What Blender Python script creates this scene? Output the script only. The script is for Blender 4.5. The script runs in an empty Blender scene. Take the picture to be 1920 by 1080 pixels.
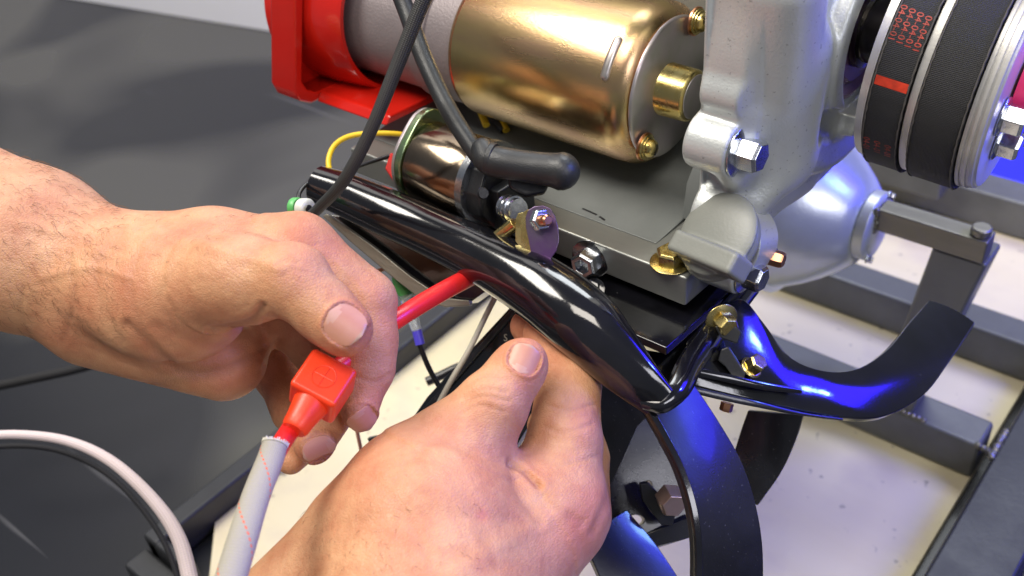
import bpy, bmesh, math, random
import numpy as np
from mathutils import Vector, Matrix
random.seed(3); rng = np.random.default_rng(5)
S = 0.001  # everything below is in millimetres, meshes are stored in metres
scn = bpy.context.scene
COL = scn.collection
# ------------------------------------------------------------------ camera
F = 1900.0
cX = np.array([.77, .34, -.54]); cX /= np.linalg.norm(cX)
cY = np.array([.632, -.521, .573]); cY -= cX * cX.dot(cY); cY /= np.linalg.norm(cY)
cZ = np.cross(cX, cY)
M3 = np.array([cX, cY, cZ])          # world = M3 @ (right, down, forward)
def ray(px, py): return M3 @ np.array([(px - 960) / F, (py - 540) / F, 1.])
CAM = np.array([0, 0, 252.]) - ray(1285, 575) * 400
def P(px, py, d): return CAM + ray(px, py) * d
def on(px, py, ax, v):
    r = ray(px, py); return CAM + r * ((v - CAM[ax]) / r[ax])
def proj(v):
    c = (np.asarray(v, float) - CAM) @ M3
    return np.stack([960 + F * c[..., 0] / c[..., 2], 540 + F * c[..., 1] / c[..., 2]], -1)
cam = bpy.data.cameras.new('camera'); co = bpy.data.objects.new('camera', cam); COL.objects.link(co)
cam.sensor_width = 36; cam.lens = F / 1920 * 36; cam.clip_start = .01; cam.clip_end = 60
Rm = Matrix([[M3[i][0], -M3[i][1], -M3[i][2]] for i in range(3)])
co.matrix_world = Matrix.Translation(Vector(CAM * S)) @ Rm.to_4x4()
scn.camera = co
# small natural lens blur of a phone close-up: far floor and wall go soft
cam.dof.use_dof = True; cam.dof.focus_distance = .385; cam.dof.aperture_fstop = 12.0
# ------------------------------------------------------------------ world, lamps, exposure
w = bpy.data.worlds.new('World'); scn.world = w; w.use_nodes = True
w.node_tree.nodes['Background'].inputs[0].default_value = (.80, .86, 1, 1)
w.node_tree.nodes['Background'].inputs[1].default_value = .17
scn.view_settings.view_transform = 'Standard'; scn.view_settings.look = 'None'
scn.view_settings.exposure = 0.10; scn.view_settings.gamma = 1
def area(name, loc, target, sx, sy, power, col, spread=180):
    l = bpy.data.lights.new(name, 'AREA'); l.shape = 'RECTANGLE'; l.size = sx; l.size_y = sy
    l.energy = power; l.color = col; l.spread = math.radians(spread)
    o = bpy.data.objects.new(name, l); COL.objects.link(o)
    o.location = Vector(loc); d = Vector(target) - Vector(loc)
    o.rotation_euler = d.to_track_quat('-Z', 'Y').to_euler(); return o
area('ceiling_panel_lamp', (-.9, -.5, 2.0), (0, .1, .2), 1.0, .7, 40, (1, .94, .85))
area('ceiling_panel_lamp', (.35, -.75, 2.1), (0, .1, .2), 1.0, .6, 20, (1, .92, .82))
area('ceiling_panel_lamp', (-.3, 1.3, 2.1), (0, .3, .1), 1.2, .7, 28, (.93, .97, 1))
area('right_fill_lamp', (1.5, -.35, 1.15), (0, .05, .3), .7, .5, 9, (.93, .92, 1))  # unseen fill added to brighten the cast cover from the right
area('blue_led_lamp', (.64, .52, .72), (.04, .02, .22), .42, .36, 9.5, (.025, .008, 1))
area('blue_led_core_lamp', (.70, .43, .81), (.03, .01, .24), .08, .08, 1.3, (.30, .60, 1))
# ------------------------------------------------------------------ object helpers
def tag(o, label=None, cat=None, group=None, kind=None):
    if label: o['label'] = label
    if cat: o['category'] = cat
    if group: o['group'] = group
    if kind: o['kind'] = kind
    return o
def empty(name, loc, label, cat, group=None):
    o = bpy.data.objects.new(name, None); COL.objects.link(o); o.empty_display_size = .01
    o.location = Vector(np.asarray(loc, float) * S); return tag(o, label, cat, group)
def rootloc(p):
    l = Vector((0, 0, 0))
    while p is not None: l += p.location; p = p.parent
    return l
class MB:
    def __init__(s): s.v = []; s.f = []; s.m = []; s.n = 0; s.uv = {}
    def add(s, v, f, m=0, uv=None):
        base = s.n; s.v.extend([tuple(map(float, q)) for q in v]); s.n += len(v)
        for i, q in enumerate(f):
            if uv is not None: s.uv[len(s.f)] = [uv[i][j] for j in range(len(q))]
            s.f.append(tuple(int(base + k) for k in q)); s.m.append(m)
        return s
def obj(name, mb, mats, parent=None, sharp=38, bevel=0, mesh=None, M=None, subsurf=0, bseg=2):
    if mesh is None:
        off = rootloc(parent) / S if M is None else Vector((0, 0, 0))
        off = np.array(off)
        me = bpy.data.meshes.new(name)
        v = (np.array(mb.v, float) - off) * S
        me.from_pydata(v.tolist(), [], mb.f)
        mats = mats if isinstance(mats, (list, tuple)) else [mats]
        for m in mats: me.materials.append(m)
        if len(mats) > 1: me.polygons.foreach_set('material_index', mb.m)
        if mb.uv:
            ul = me.uv_layers.new(name='UVMap')
            for p in me.polygons:
                u = mb.uv.get(p.index)
                if u:
                    for k, li in enumerate(p.loop_indices): ul.data[li].uv = u[k]
        me.polygons.foreach_set('use_smooth', [True] * len(me.polygons))
        me.update()
        if sharp < 180: me.set_sharp_from_angle(angle=math.radians(sharp))
    else: me = mesh
    o = bpy.data.objects.new(name, me); COL.objects.link(o)
    if parent is not None: o.parent = parent
    if M is not None:
        T = M.copy(); T.translation = M.translation * S - rootloc(parent); o.matrix_local = T
    if bevel:
        b = o.modifiers.new('bevel', 'BEVEL'); b.width = bevel * S; b.segments = bseg; b.limit_method = 'ANGLE'
        b.angle_limit = math.radians(35); b.harden_normals = True
    if subsurf:
        b = o.modifiers.new('subsurf', 'SUBSURF'); b.levels = subsurf; b.render_levels = subsurf
    return o
def frame(o, z, x=None):
    """Matrix with local Z along z"""
    z = Vector(z).normalized(); x = Vector(x) if x is not None else (Vector((0, 0, 1)) if abs(z.z) < .9 else Vector((1, 0, 0)))
    y = z.cross(x).normalized(); x = y.cross(z).normalized()
    m = Matrix((x, y, z)).transposed().to_4x4(); m.translation = Vector(o); return m
def tv(M, v): A = np.array(M); return np.asarray(v, float) @ A[:3, :3].T + A[:3, 3]
def box(lo, hi, mb=None, m=0, M=None):
    mb = mb or MB(); (a, b, c), (d, e, g) = lo, hi
    v = [(a,b,c),(d,b,c),(d,e,c),(a,e,c),(a,b,g),(d,b,g),(d,e,g),(a,e,g)]
    if M is not None: v = tv(M, v)
    return mb.add(v, [(0,3,2,1),(4,5,6,7),(0,1,5,4),(1,2,6,5),(2,3,7,6),(3,0,4,7)], m)
def prism(poly, z0, z1, M, mb=None, m=0):
    """poly: 2D counter-clockwise in M's xy, extruded z0..z1"""
    mb = mb or MB(); n = len(poly)
    v = [(x, y, z0) for x, y in poly] + [(x, y, z1) for x, y in poly]
    f = [tuple(range(n))[::-1], tuple(range(n, 2 * n))] + [(i, (i + 1) % n, n + (i + 1) % n, n + i) for i in range(n)]
    return mb.add(tv(M, v), f, m)
def crom(pts, k=8):
    p = np.array(pts, float); out = []
    q = np.vstack([2 * p[0] - p[1], p, 2 * p[-1] - p[-2]])
    for i in range(1, len(q) - 2):
        for t in np.arange(k) / k:
            a, b, c, d = q[i-1], q[i], q[i+1], q[i+2]
            out.append(.5 * (2*b + (c-a)*t + (2*a-5*b+4*c-d)*t*t + (-a+3*b-3*c+d)*t**3))
    out.append(p[-1]); return np.array(out)
def tube(pts, r, mb=None, n=20, m=0, smooth=8, cap='flat', flat=None, up=None, wob=0):
    """pts (N,3), r scalar or list (radius per point). flat: per-point thickness ratio of the section across 'up'"""
    mb = mb or MB(); pts = np.asarray(pts, float); N = len(pts)
    r = np.full(N, r, float) if np.isscalar(r) else np.asarray(r, float)
    fl = np.ones(N) if flat is None else np.asarray(flat, float)
    if smooth: q = crom(np.c_[pts, r, fl], smooth); pts, r, fl = q[:, :3], q[:, 3], q[:, 4]
    N = len(pts); T = np.gradient(pts, axis=0); T /= np.linalg.norm(T, axis=1)[:, None]
    u = np.asarray(up if up is not None else (0, 0, 1), float)
    if abs(T[0].dot(u)) > .95: u = np.array([1., 0, 0])
    L = np.r_[0, np.cumsum(np.linalg.norm(np.diff(pts, axis=0), axis=1))]
    if cap == 'round':   # add hemispherical ends
        th = np.linspace(0, np.pi / 2, 6)[:-1]
        a = [pts[0] - T[0] * r[0] * np.cos(t) for t in th]; ra = [max(r[0] * np.sin(t), .02) for t in th]
        b = [pts[-1] + T[-1] * r[-1] * np.cos(t) for t in th[::-1]]; rb = [max(r[-1] * np.sin(t), .02) for t in th[::-1]]
        pts = np.vstack([a, pts, b]); r = np.r_[ra, r, rb]; fl = np.r_[[fl[0]]*5, fl, [fl[-1]]*5]
        T = np.vstack([[T[0]]*5, T, [T[-1]]*5]); L = np.r_[[0]*5, L, [L[-1]]*5]; N = len(pts)
    V = []; ang = np.arange(n) * 2 * np.pi / n
    for i in range(N):
        if up is None or i == 0: u = u - T[i] * T[i].dot(u)
        else: u = np.asarray(up, float) - T[i] * T[i].dot(np.asarray(up, float))
        u /= np.linalg.norm(u); s = np.cross(T[i], u)
        rr = r[i] * (1 + (wob * np.sin(L[i] * .9 + ang * 3) if wob else 0))
        V.append(pts[i] + np.outer(np.cos(ang) * rr * fl[i], u) + np.outer(np.sin(ang) * rr, s))
    V = np.vstack(V); f = []; uv = []
    for i in range(N - 1):
        for j in range(n):
            k = (j + 1) % n
            f.append((i*n+j, i*n+k, (i+1)*n+k, (i+1)*n+j))
            uv.append(((j/n, L[i]), ((j+1)/n, L[i]), ((j+1)/n, L[i+1]), (j/n, L[i+1])))
    f.append(tuple(range(n))[::-1]); uv.append([(.5, 0)] * n)
    f.append(tuple(range((N-1)*n, N*n))); uv.append([(.5, L[-1])] * n)
    return mb.add(V, f, m, uv)
def lathe(prof, M, mb=None, n=48, m=0, a0=0, a1=2*math.pi):
    """prof list of (z, r) along M's local Z, from low z to high z (outer skin); closed by caps if r>0"""
    mb = mb or MB(); V = []; f = []; full = abs(a1 - a0 - 2*math.pi) < 1e-6; cnt = n if full else n + 1
    for z, r in prof:
        for j in range(cnt):
            a = a0 + (a1 - a0) * j / n; V.append((max(r, .001) * math.cos(a), max(r, .001) * math.sin(a), z))
    for i in range(len(prof) - 1):
        for j in range(n):
            k = (j + 1) % cnt; f.append((i*cnt+j, i*cnt+k, (i+1)*cnt+k, (i+1)*cnt+j))
    if full: f.append(tuple(range(cnt))[::-1]); f.append(tuple(range((len(prof)-1)*cnt, len(prof)*cnt)))
    return mb.add(tv(M, V), f, m)
def ribbon(A, B, th, mb=None, crown=0, k=8, nw=7, m=0, lip=0):
    """solid strip between edge curves A and B (world points), thickness th away from the camera side, crowned"""
    mb = mb or MB(); A = crom(A, k); B = crom(B, k); N = len(A); V = []
    for i in range(N):
        a, b = A[i], B[i]; t = A[min(i+1, N-1)] - A[max(i-1, 0)]
        nrm = np.cross(b - a, t); nrm /= np.linalg.norm(nrm)
        if nrm.dot(CAM - a) < 0: nrm = -nrm
        s = np.linspace(0, 1, nw)
        top = a + np.outer(s, b - a) + np.outer(crown * (1 - (2*s-1)**2) , nrm)
        if lip: top += np.outer(lip * (np.abs(2*s-1) > .85), nrm)
        V += list(top) + list(top[::-1] - nrm * th)
    n = 2 * nw; f = []
    for i in range(N - 1):
        for j in range(n):
            q = (j + 1) % n; f.append((i*n+j, i*n+q, (i+1)*n+q, (i+1)*n+j))
    f.append(tuple(range(n))[::-1]); f.append(tuple(range((N-1)*n, N*n)))
    mb.add(V, f, m)
    return mb
def fixn(o):
    bm = bmesh.new(); bm.from_mesh(o.data); bmesh.ops.recalc_face_normals(bm, faces=bm.faces); bm.to_mesh(o.data); bm.free(); return o
# ------------------------------------------------------------------ signed-distance sculpting
class SDF:
    def __init__(s, lo, hi, h):
        s.lo = np.array(lo, float); s.h = h
        s.n = np.ceil((np.array(hi) - s.lo) / h).astype(int) + 1
        s.g = np.full(s.n, 50., np.float32)
    def ax(s, i0, i1): return [s.lo[k] + s.h * np.arange(i0[k], i1[k], dtype=np.float32) for k in range(3)]
    def comb(s, blo, bhi, fn, k, op='u'):
        mg = k + 3 * s.h
        i0 = np.clip(((blo - mg - s.lo) / s.h).astype(int), 0, s.n); i1 = np.clip(((bhi + mg - s.lo) / s.h).astype(int) + 2, 0, s.n)
        if (i1 <= i0).any(): return
        x, y, z = s.ax(i0, i1)
        d = fn(x[:, None, None], y[None, :, None], z[None, None, :]).astype(np.float32)
        sl = tuple(slice(i0[j], i1[j]) for j in range(3)); a = s.g[sl]
        if op == 'u':
            if k > 0: hh = np.maximum(k - np.abs(a - d), 0) / k; s.g[sl] = np.minimum(a, d) - hh * hh * k / 4
            else: s.g[sl] = np.minimum(a, d)
        else:
            d = -d
            if k > 0: hh = np.maximum(k - np.abs(a - d), 0) / k; s.g[sl] = np.maximum(a, d) + hh * hh * k / 4
            else: s.g[sl] = np.maximum(a, d)
    def cone(s, a, b, ra, rb, k=0, op='u'):
        a = np.asarray(a, float); b = np.asarray(b, float); d = b - a; L2 = d.dot(d)
        def fn(x, y, z):
            t = np.clip(((x-a[0])*d[0] + (y-a[1])*d[1] + (z-a[2])*d[2]) / L2, 0, 1)
            return np.sqrt((x-a[0]-t*d[0])**2 + (y-a[1]-t*d[1])**2 + (z-a[2]-t*d[2])**2) - (ra + (rb-ra)*t)
        R = max(ra, rb); s.comb(np.minimum(a, b) - R, np.maximum(a, b) + R, fn, k, op)
    def ell(s, c, M, r, k=0, op='u'):
        c = np.asarray(c, float); M = np.asarray(M, float); r = np.asarray(r, float)
        def fn(x, y, z):
            q = [((x-c[0])*M[i][0] + (y-c[1])*M[i][1] + (z-c[2])*M[i][2]) / r[i] for i in range(3)]
            k0 = np.sqrt(q[0]**2 + q[1]**2 + q[2]**2) + 1e-6; k1 = np.sqrt((q[0]/r[0])**2 + (q[1]/r[1])**2 + (q[2]/r[2])**2) + 1e-6
            return k0 * (k0 - 1) / k1
        s.comb(c - r.max(), c + r.max(), fn, k, op)
    def cyl(s, y, z, R, x0, x1, k=0, op='u', rd=1.):
        """cylinder along world X"""
        def fn(X, Y, Z):
            dr = np.sqrt((Y-y)**2 + (Z-z)**2) - R + rd; dx = np.abs(X - (x0+x1)/2) - (x1-x0)/2 + rd
            return np.minimum(np.maximum(dr, dx), 0) + np.sqrt(np.maximum(dr, 0)**2 + np.maximum(dx, 0)**2) - rd
        s.comb(np.array([x0, y-R, z-R]), np.array([x1, y+R, z+R]), fn, k, op)
    def box(s, c, hb, k=0, op='u', rd=1., M=None):
        c = np.asarray(c, float); M = np.eye(3) if M is None else np.asarray(M)
        def fn(x, y, z):
            q = [np.abs((x-c[0])*M[i][0] + (y-c[1])*M[i][1] + (z-c[2])*M[i][2]) - hb[i] + rd for i in range(3)]
            return np.sqrt(sum(np.maximum(w_, 0)**2 for w_ in q)) + np.minimum(np.maximum(np.maximum(q[0], q[1]), q[2]), 0) - rd
        R = np.linalg.norm(hb); s.comb(c - R, c + R, fn, k, op)
    def union(s, o, k):
        a, d = s.g, o.g; hh = np.maximum(k - np.abs(a - d), 0) / k; s.g = np.minimum(a, d) - hh * hh * k / 4
    def mesh(s):
        g = s.g; n = g.shape; ins = g < 0
        c = [ins[i:n[0]-1+i, j:n[1]-1+j, k:n[2]-1+k] for i in (0,1) for j in (0,1) for k in (0,1)]
        cnt = sum(q.astype(np.int8) for q in c); act = (cnt > 0) & (cnt < 8)
        idx = np.full(act.shape, -1, np.int64); I = np.argwhere(act); idx[act] = np.arange(len(I))
        acc = np.zeros((len(I), 3)); num = np.zeros(len(I))
        cor = [(i,j,k) for i in (0,1) for j in (0,1) for k in (0,1)]
        for a in range(8):
            for b in range(a+1, 8):
                if sum(abs(cor[a][t]-cor[b][t]) for t in range(3)) != 1: continue
                va = g[I[:,0]+cor[a][0], I[:,1]+cor[a][1], I[:,2]+cor[a][2]]; vb = g[I[:,0]+cor[b][0], I[:,1]+cor[b][1], I[:,2]+cor[b][2]]
                x = (va < 0) != (vb < 0); t = np.where(x, va / np.where(x, va - vb, 1), 0)
                p = np.array(cor[a])[None] + t[:, None] * (np.array(cor[b]) - np.array(cor[a]))[None]
                acc += p * x[:, None]; num += x
        V = s.lo + s.h * (I + acc / num[:, None]); F_ = []
        for ax in range(3):
            u, v_ = [(1,2),(2,0),(0,1)][ax]
            a = [slice(1, n[t]-1) for t in range(3)]; a[ax] = slice(0, n[ax]-1); b = list(a); b[ax] = slice(1, n[ax])
            A = ins[tuple(a)]; B = ins[tuple(b)]
            E_ = np.argwhere(A != B); fl = A[A != B]
            off = np.array([1,1,1]); off[ax] = 0; E_ = E_ + off
            def cell(du, dv):
                q = E_.copy(); q[:, u] -= du; q[:, v_] -= dv; return idx[q[:,0], q[:,1], q[:,2]]
            q = np.stack([cell(1,1), cell(0,1), cell(0,0), cell(1,0)], 1)
            q[~fl] = q[~fl][:, ::-1]; F_.append(q)
        return V, np.vstack(F_)
def vnormals(V, Fq):
    n = np.cross(V[Fq[:,2]] - V[Fq[:,0]], V[Fq[:,3]] - V[Fq[:,1]]); vn = np.zeros_like(V)
    for j in range(4): np.add.at(vn, Fq[:, j], n)
    return vn / (np.linalg.norm(vn, axis=1)[:, None] + 1e-9)
def relax(V, Fq, it=2, lam=.5):
    for _ in range(it):
        acc = np.zeros_like(V); c = np.zeros(len(V))
        for j in range(4):
            for k in (1, 3):
                np.add.at(acc, Fq[:, j], V[Fq[:, (j+k) % 4]]); np.add.at(c, Fq[:, j], 1)
        V = V + lam * (acc / c[:, None] - V)
    return V
#@@MATERIALS
# ------------------------------------------------------------------ materials
def newmat(name):
    m = bpy.data.materials.new(name); m.use_nodes = True; nt = m.node_tree; return m, nt, nt.nodes['Principled BSDF']
def nd(nt, t, **kw):
    n = nt.nodes.new(t)
    for k, v in kw.items():
        if k.startswith('_'): setattr(n, k[1:], v)
        else: n.inputs[k.replace('__', ' ')].default_value = v
    return n
def pbr(name, col, rough=.5, metal=0., var=.12, vscale=40, bump=.0, bscale=400, coat=0, stretch=None, rvar=.0, spec=.5, col2=None, dust=0, dcol=(.55, .55, .52), dth=.68):
    m, nt, b = newmat(name); L = nt.links
    tc = nd(nt, 'ShaderNodeTexCoord'); mp = nd(nt, 'ShaderNodeMapping'); L.new(tc.outputs['Object'], mp.inputs[0])
    if stretch: mp.inputs['Scale'].default_value = stretch
    n1 = nd(nt, 'ShaderNodeTexNoise', Scale=vscale, Detail=6., Roughness=.6); L.new(mp.outputs[0], n1.inputs['Vector'])
    mx = nd(nt, 'ShaderNodeMix', _data_type='RGBA')
    c = np.array(col); c2 = np.array(col2) if col2 is not None else c * (1 - var * 1.6)
    mx.inputs[6].default_value = (*(c * (1 + var) if col2 is None else c), 1); mx.inputs[7].default_value = (*c2, 1)
    mr = nd(nt, 'ShaderNodeMapRange'); mr.inputs[1].default_value = .35; mr.inputs[2].default_value = .65
    L.new(n1.outputs[0], mr.inputs[0]); L.new(mr.outputs[0], mx.inputs[0]); last = mx.outputs[2]
    if dust:
        n3 = nd(nt, 'ShaderNodeTexNoise', Scale=bscale * .6, Detail=3.); L.new(mp.outputs[0], n3.inputs['Vector'])
        m3 = nd(nt, 'ShaderNodeMapRange'); m3.inputs[1].default_value = dth; m3.inputs[2].default_value = dth + .05; m3.inputs[4].default_value = dust
        L.new(n3.outputs[0], m3.inputs[0]); mq = nd(nt, 'ShaderNodeMix', _data_type='RGBA'); mq.inputs[7].default_value = (*dcol, 1)
        L.new(m3.outputs[0], mq.inputs[0]); L.new(last, mq.inputs[6]); last = mq.outputs[2]
    L.new(last, b.inputs['Base Color'])
    b.inputs['Metallic'].default_value = metal; b.inputs['Roughness'].default_value = rough
    b.inputs['Coat Weight'].default_value = coat; b.inputs['Coat Roughness'].default_value = .08; b.inputs['Specular IOR Level'].default_value = spec
    if rvar:
        r = nd(nt, 'ShaderNodeMapRange'); r.inputs[1].default_value = .3; r.inputs[2].default_value = .7; r.inputs[3].default_value = max(rough - rvar, .02); r.inputs[4].default_value = rough + rvar
        L.new(n1.outputs[0], r.inputs[0]); L.new(r.outputs[0], b.inputs['Roughness'])
    if bump:
        n2 = nd(nt, 'ShaderNodeTexNoise', Scale=bscale, Detail=4.); L.new(mp.outputs[0], n2.inputs['Vector'])
        bp = nd(nt, 'ShaderNodeBump', Strength=bump, Distance=.0006); L.new(n2.outputs[0], bp.inputs['Height']); L.new(bp.outputs[0], b.inputs['Normal'])
    return m
cast = pbr('cast_aluminium', (.60, .63, .62), .40, .50, .06, 25, .22, 1100, dust=.45, dcol=(.12, .12, .12), dth=.66, rvar=.06)
castd = pbr('dull_cast_aluminium', (.23, .20, .205), .50, .35, .08, 30, .35, 900)
crank_grey = pbr('grey_engine_paint', (.20, .215, .21), .38, .25, .10, 18, .12, 900, rvar=.06)
slabm = pbr('milled_aluminium', (.34, .35, .33), .36, .7, .10, 30, .15, 700, stretch=(.15, 1, 1), rvar=.08)
capm = pbr('grey_plastic', (.20, .21, .19), .42, .0, .05, 40, .12, 900)
gold = pbr('yellow_zinc_plate', (.82, .62, .24), .26, 1., .10, 42, .12, 2600, stretch=(.2, 1, 1), rvar=.05, col2=(.62, .38, .25))
goldcap = pbr('pale_zinc_plate', (.50, .48, .42), .33, .85, .05, 60, .05, 900, rvar=.06, col2=(.60, .52, .56))
goldb = pbr('bright_gold_zinc', (.68, .50, .16), .26, 1., .10, 150, .08, 900, col2=(.60, .52, .24), rvar=.08)
copper = pbr('copper', (.75, .36, .20), .28, 1., .12, 150)
zinc = pbr('silver_zinc', (.62, .64, .66), .22, 1., .12, 180, .08, 900, rvar=.06)
bronze = pbr('dark_chromate', (.24, .19, .14), .18, 1., .2, 35, .05, 700, rvar=.05)
irid = pbr('iridescent_zinc', (.48, .52, .36), .24, 1., .1, 55, .05, 700, col2=(.30, .50, .22))
irid2 = pbr('purple_zinc', (.17, .15, .18), .30, .9, .1, 60, .05, 700, col2=(.16, .08, .22))
blackg = pbr('black_gloss_paint', (.006, .006, .008), .12, 0, .3, 45, .05, 900, coat=.6, rvar=.05, dust=.20, dth=.745)
blackd = pbr('dusty_black_paint', (.012, .012, .015), .30, 0, .4, 30, .10, 1300, coat=.3, rvar=.07, dust=.12)
blackp = pbr('black_plastic', (.012, .013, .015), .38, 0, .2, 80, .15, 900)
rubber = pbr('black_rubber', (.018, .020, .022), .42, 0, .2, 120, .25, 1600, rvar=.08)
redp = pbr('red_gloss_paint', (.52, .012, .006), .16, 0, .06, 20, .05, 250, coat=.6)
redpl = pbr('red_plastic', (.86, .050, .010), .38, 0, .05, 60, .10, 1200)
redw = pbr('red_cable', (.72, .022, .022), .32, 0, .06, 80, .06, 900)
yellow = pbr('yellow_wire', (.78, .52, .02), .4); blackw = pbr('black_wire', (.012, .012, .014), .3)
whitew = pbr('white_wire', (.50, .48, .40), .45); browns = pbr('brown_wire', (.35, .14, .08), .4)
greenp = pbr('green_plastic', (.10, .42, .12), .35); redfl = pbr('red_flag_plastic', (.60, .015, .01), .3)
rail = pbr('grey_steel_paint', (.125, .13, .13), .40, .35, .15, 14, .15, 400, rvar=.1, dust=.0)
raild = pbr('dark_steel', (.034, .036, .040), .42, .3, .2, 14, .15, 400, rvar=.1)
steel = pbr('bare_steel', (.26, .25, .21), .42, .8, .15, 40, .2, 500, stretch=(.2, 1, 1))
bluem = pbr('blue_lit_floor', (.004, .006, .85), .5)  # base colour and glow stand in for blue light on the floor
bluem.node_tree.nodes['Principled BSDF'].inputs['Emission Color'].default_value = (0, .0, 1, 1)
pinkm = pbr('pink_plastic', (.90, .05, .16), .4)
clearm, nt, b = newmat('clear_plastic'); b.inputs['Base Color'].default_value = (.85, .92, .95, 1); b.inputs['Transmission Weight'].default_value = .75; b.inputs['Roughness'].default_value = .15
beltred = pbr('belt_red_print', (.62, .045, .015), .6, 0, .15, 300); beltink = pbr('belt_red_ink', (.42, .055, .035), .6, 0, .3, 300)
# belt fabric: fine diagonal weave
def weave(name, col, rough, ks, amp, uvmode=False, ring=False, col2=None):
    m, nt, b = newmat(name); L = nt.links; tc = nd(nt, 'ShaderNodeTexCoord')
    mp = nd(nt, 'ShaderNodeMapping'); L.new(tc.outputs['UV'], mp.inputs[0]); mp.inputs['Scale'].default_value = ks
    sx = nd(nt, 'ShaderNodeSeparateXYZ'); L.new(mp.outputs[0], sx.inputs[0])
    def mth(op, a, b_=None):
        n = nd(nt, 'ShaderNodeMath', _operation=op)
        for i, q in enumerate((a, b_)):
            if q is None: continue
            if isinstance(q, (int, float)): n.inputs[i].default_value = q
            else: L.new(q, n.inputs[i])
        return n.outputs[0]
    a = mth('SINE', mth('ADD', sx.outputs[0], sx.outputs[1])); c = mth('SINE', mth('SUBTRACT', sx.outputs[0], sx.outputs[1]))
    h = mth('MULTIPLY', a, c); hh = mth('ADD', mth('MULTIPLY', h, .5), .5)
    mx = nd(nt, 'ShaderNodeMix', _data_type='RGBA'); mx.inputs[6].default_value = (*(np.array(col) * .45), 1); mx.inputs[7].default_value = (*(np.array(col) * 1.4), 1)
    if col2: mx.inputs[6].default_value = (*col2, 1)
    L.new(hh, mx.inputs[0]); L.new(mx.outputs[2], b.inputs['Base Color'])
    bp = nd(nt, 'ShaderNodeBump', Strength=amp, Distance=.0004); L.new(hh, bp.inputs['Height']); L.new(bp.outputs[0], b.inputs['Normal'])
    b.inputs['Roughness'].default_value = rough; return m
beltm = weave('belt_fabric', (.022, .022, .022), .62, (560, 5.2, 1), .7)
braid = weave('black_braid', (.022, .024, .024), .45, (63, 4.2, 1), .6)
ropem = weave('woven_white_cord', (.52, .44, .43), .75, (44, 2.6, 1), .5, col2=(.60, .50, .50))
# glass-fibre sleeve: lengthwise ribs, spiral of red dashes
sleevem, nt, b = newmat('fibre_sleeve'); L = nt.links
tc = nd(nt, 'ShaderNodeTexCoord'); sx = nd(nt, 'ShaderNodeSeparateXYZ'); L.new(tc.outputs['UV'], sx.inputs[0])
def mth(nt, op, a, b_=None):
    n = nd(nt, 'ShaderNodeMath', _operation=op)
    for i, q in enumerate((a, b_)):
        if q is None: continue
        if isinstance(q, (int, float)): n.inputs[i].default_value = q
        else: nt.links.new(q, n.inputs[i])
    return n.outputs[0]
rib = mth(nt, 'MULTIPLY', mth(nt, 'SINE', mth(nt, 'MULTIPLY', sx.outputs[0], 2*math.pi*46)), .5)
rib2 = mth(nt, 'MULTIPLY', mth(nt, 'SINE', mth(nt, 'MULTIPLY', sx.outputs[1], 6.5)), .35)
fr = mth(nt, 'FRACT', mth(nt, 'ADD', mth(nt, 'MULTIPLY', sx.outputs[1], 1/21.), mth(nt, 'MULTIPLY', sx.outputs[0], 2.)))
ln = mth(nt, 'LESS_THAN', mth(nt, 'ABSOLUTE', mth(nt, 'SUBTRACT', fr, .5)), .024)
ds = mth(nt, 'GREATER_THAN', mth(nt, 'SINE', mth(nt, 'MULTIPLY', sx.outputs[1], 3.9)), -.2)
mx = nd(nt, 'ShaderNodeMix', _data_type='RGBA'); mx.inputs[6].default_value = (.33, .305, .25, 1); mx.inputs[7].default_value = (.66, .12, .05, 1)
L.new(mth(nt, 'MULTIPLY', ln, ds), mx.inputs[0]); L.new(mx.outputs[2], b.inputs['Base Color']); b.inputs['Roughness'].default_value = .75
bp = nd(nt, 'ShaderNodeBump', Strength=.45, Distance=.0002); L.new(mth(nt, 'ADD', rib, rib2), bp.inputs['Height']); L.new(bp.outputs[0], b.inputs['Normal'])
# plywood: pale, faint grain, stains and specks
ply, nt, b = newmat('pale_plywood'); L = nt.links; tc = nd(nt, 'ShaderNodeTexCoord')
mp = nd(nt, 'ShaderNodeMapping'); L.new(tc.outputs['Object'], mp.inputs[0]); mp.inputs['Scale'].default_value = (1, 9, 1)
n1 = nd(nt, 'ShaderNodeTexNoise', Scale=5., Detail=8., Distortion=.6); L.new(mp.outputs[0], n1.inputs['Vector'])
n2 = nd(nt, 'ShaderNodeTexNoise', Scale=16., Detail=5.); L.new(tc.outputs['Object'], n2.inputs['Vector'])
n3 = nd(nt, 'ShaderNodeTexNoise', Scale=95., Detail=2.); L.new(tc.outputs['Object'], n3.inputs['Vector'])
mx = nd(nt, 'ShaderNodeMix', _data_type='RGBA'); mx.inputs[6].default_value = (.62, .54, .33, 1); mx.inputs[7].default_value = (.70, .63, .42, 1)
L.new(n1.outputs[0], mx.inputs[0])
m1 = nd(nt, 'ShaderNodeMapRange'); m1.inputs[1].default_value = .52; m1.inputs[2].default_value = .70; m1.inputs[4].default_value = .55; L.new(n2.outputs[0], m1.inputs[0])
mx2 = nd(nt, 'ShaderNodeMix', _data_type='RGBA'); mx2.inputs[7].default_value = (.50, .42, .33, 1); L.new(m1.outputs[0], mx2.inputs[0]); L.new(mx.outputs[2], mx2.inputs[6])
m2 = nd(nt, 'ShaderNodeMapRange'); m2.inputs[1].default_value = .67; m2.inputs[2].default_value = .75; m2.inputs[4].default_value = .7; L.new(n3.outputs[0], m2.inputs[0])
mx3 = nd(nt, 'ShaderNodeMix', _data_type='RGBA'); mx3.inputs[7].default_value = (.16, .14, .12, 1); L.new(m2.outputs[0], mx3.inputs[0]); L.new(mx2.outputs[2], mx3.inputs[6])
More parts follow.
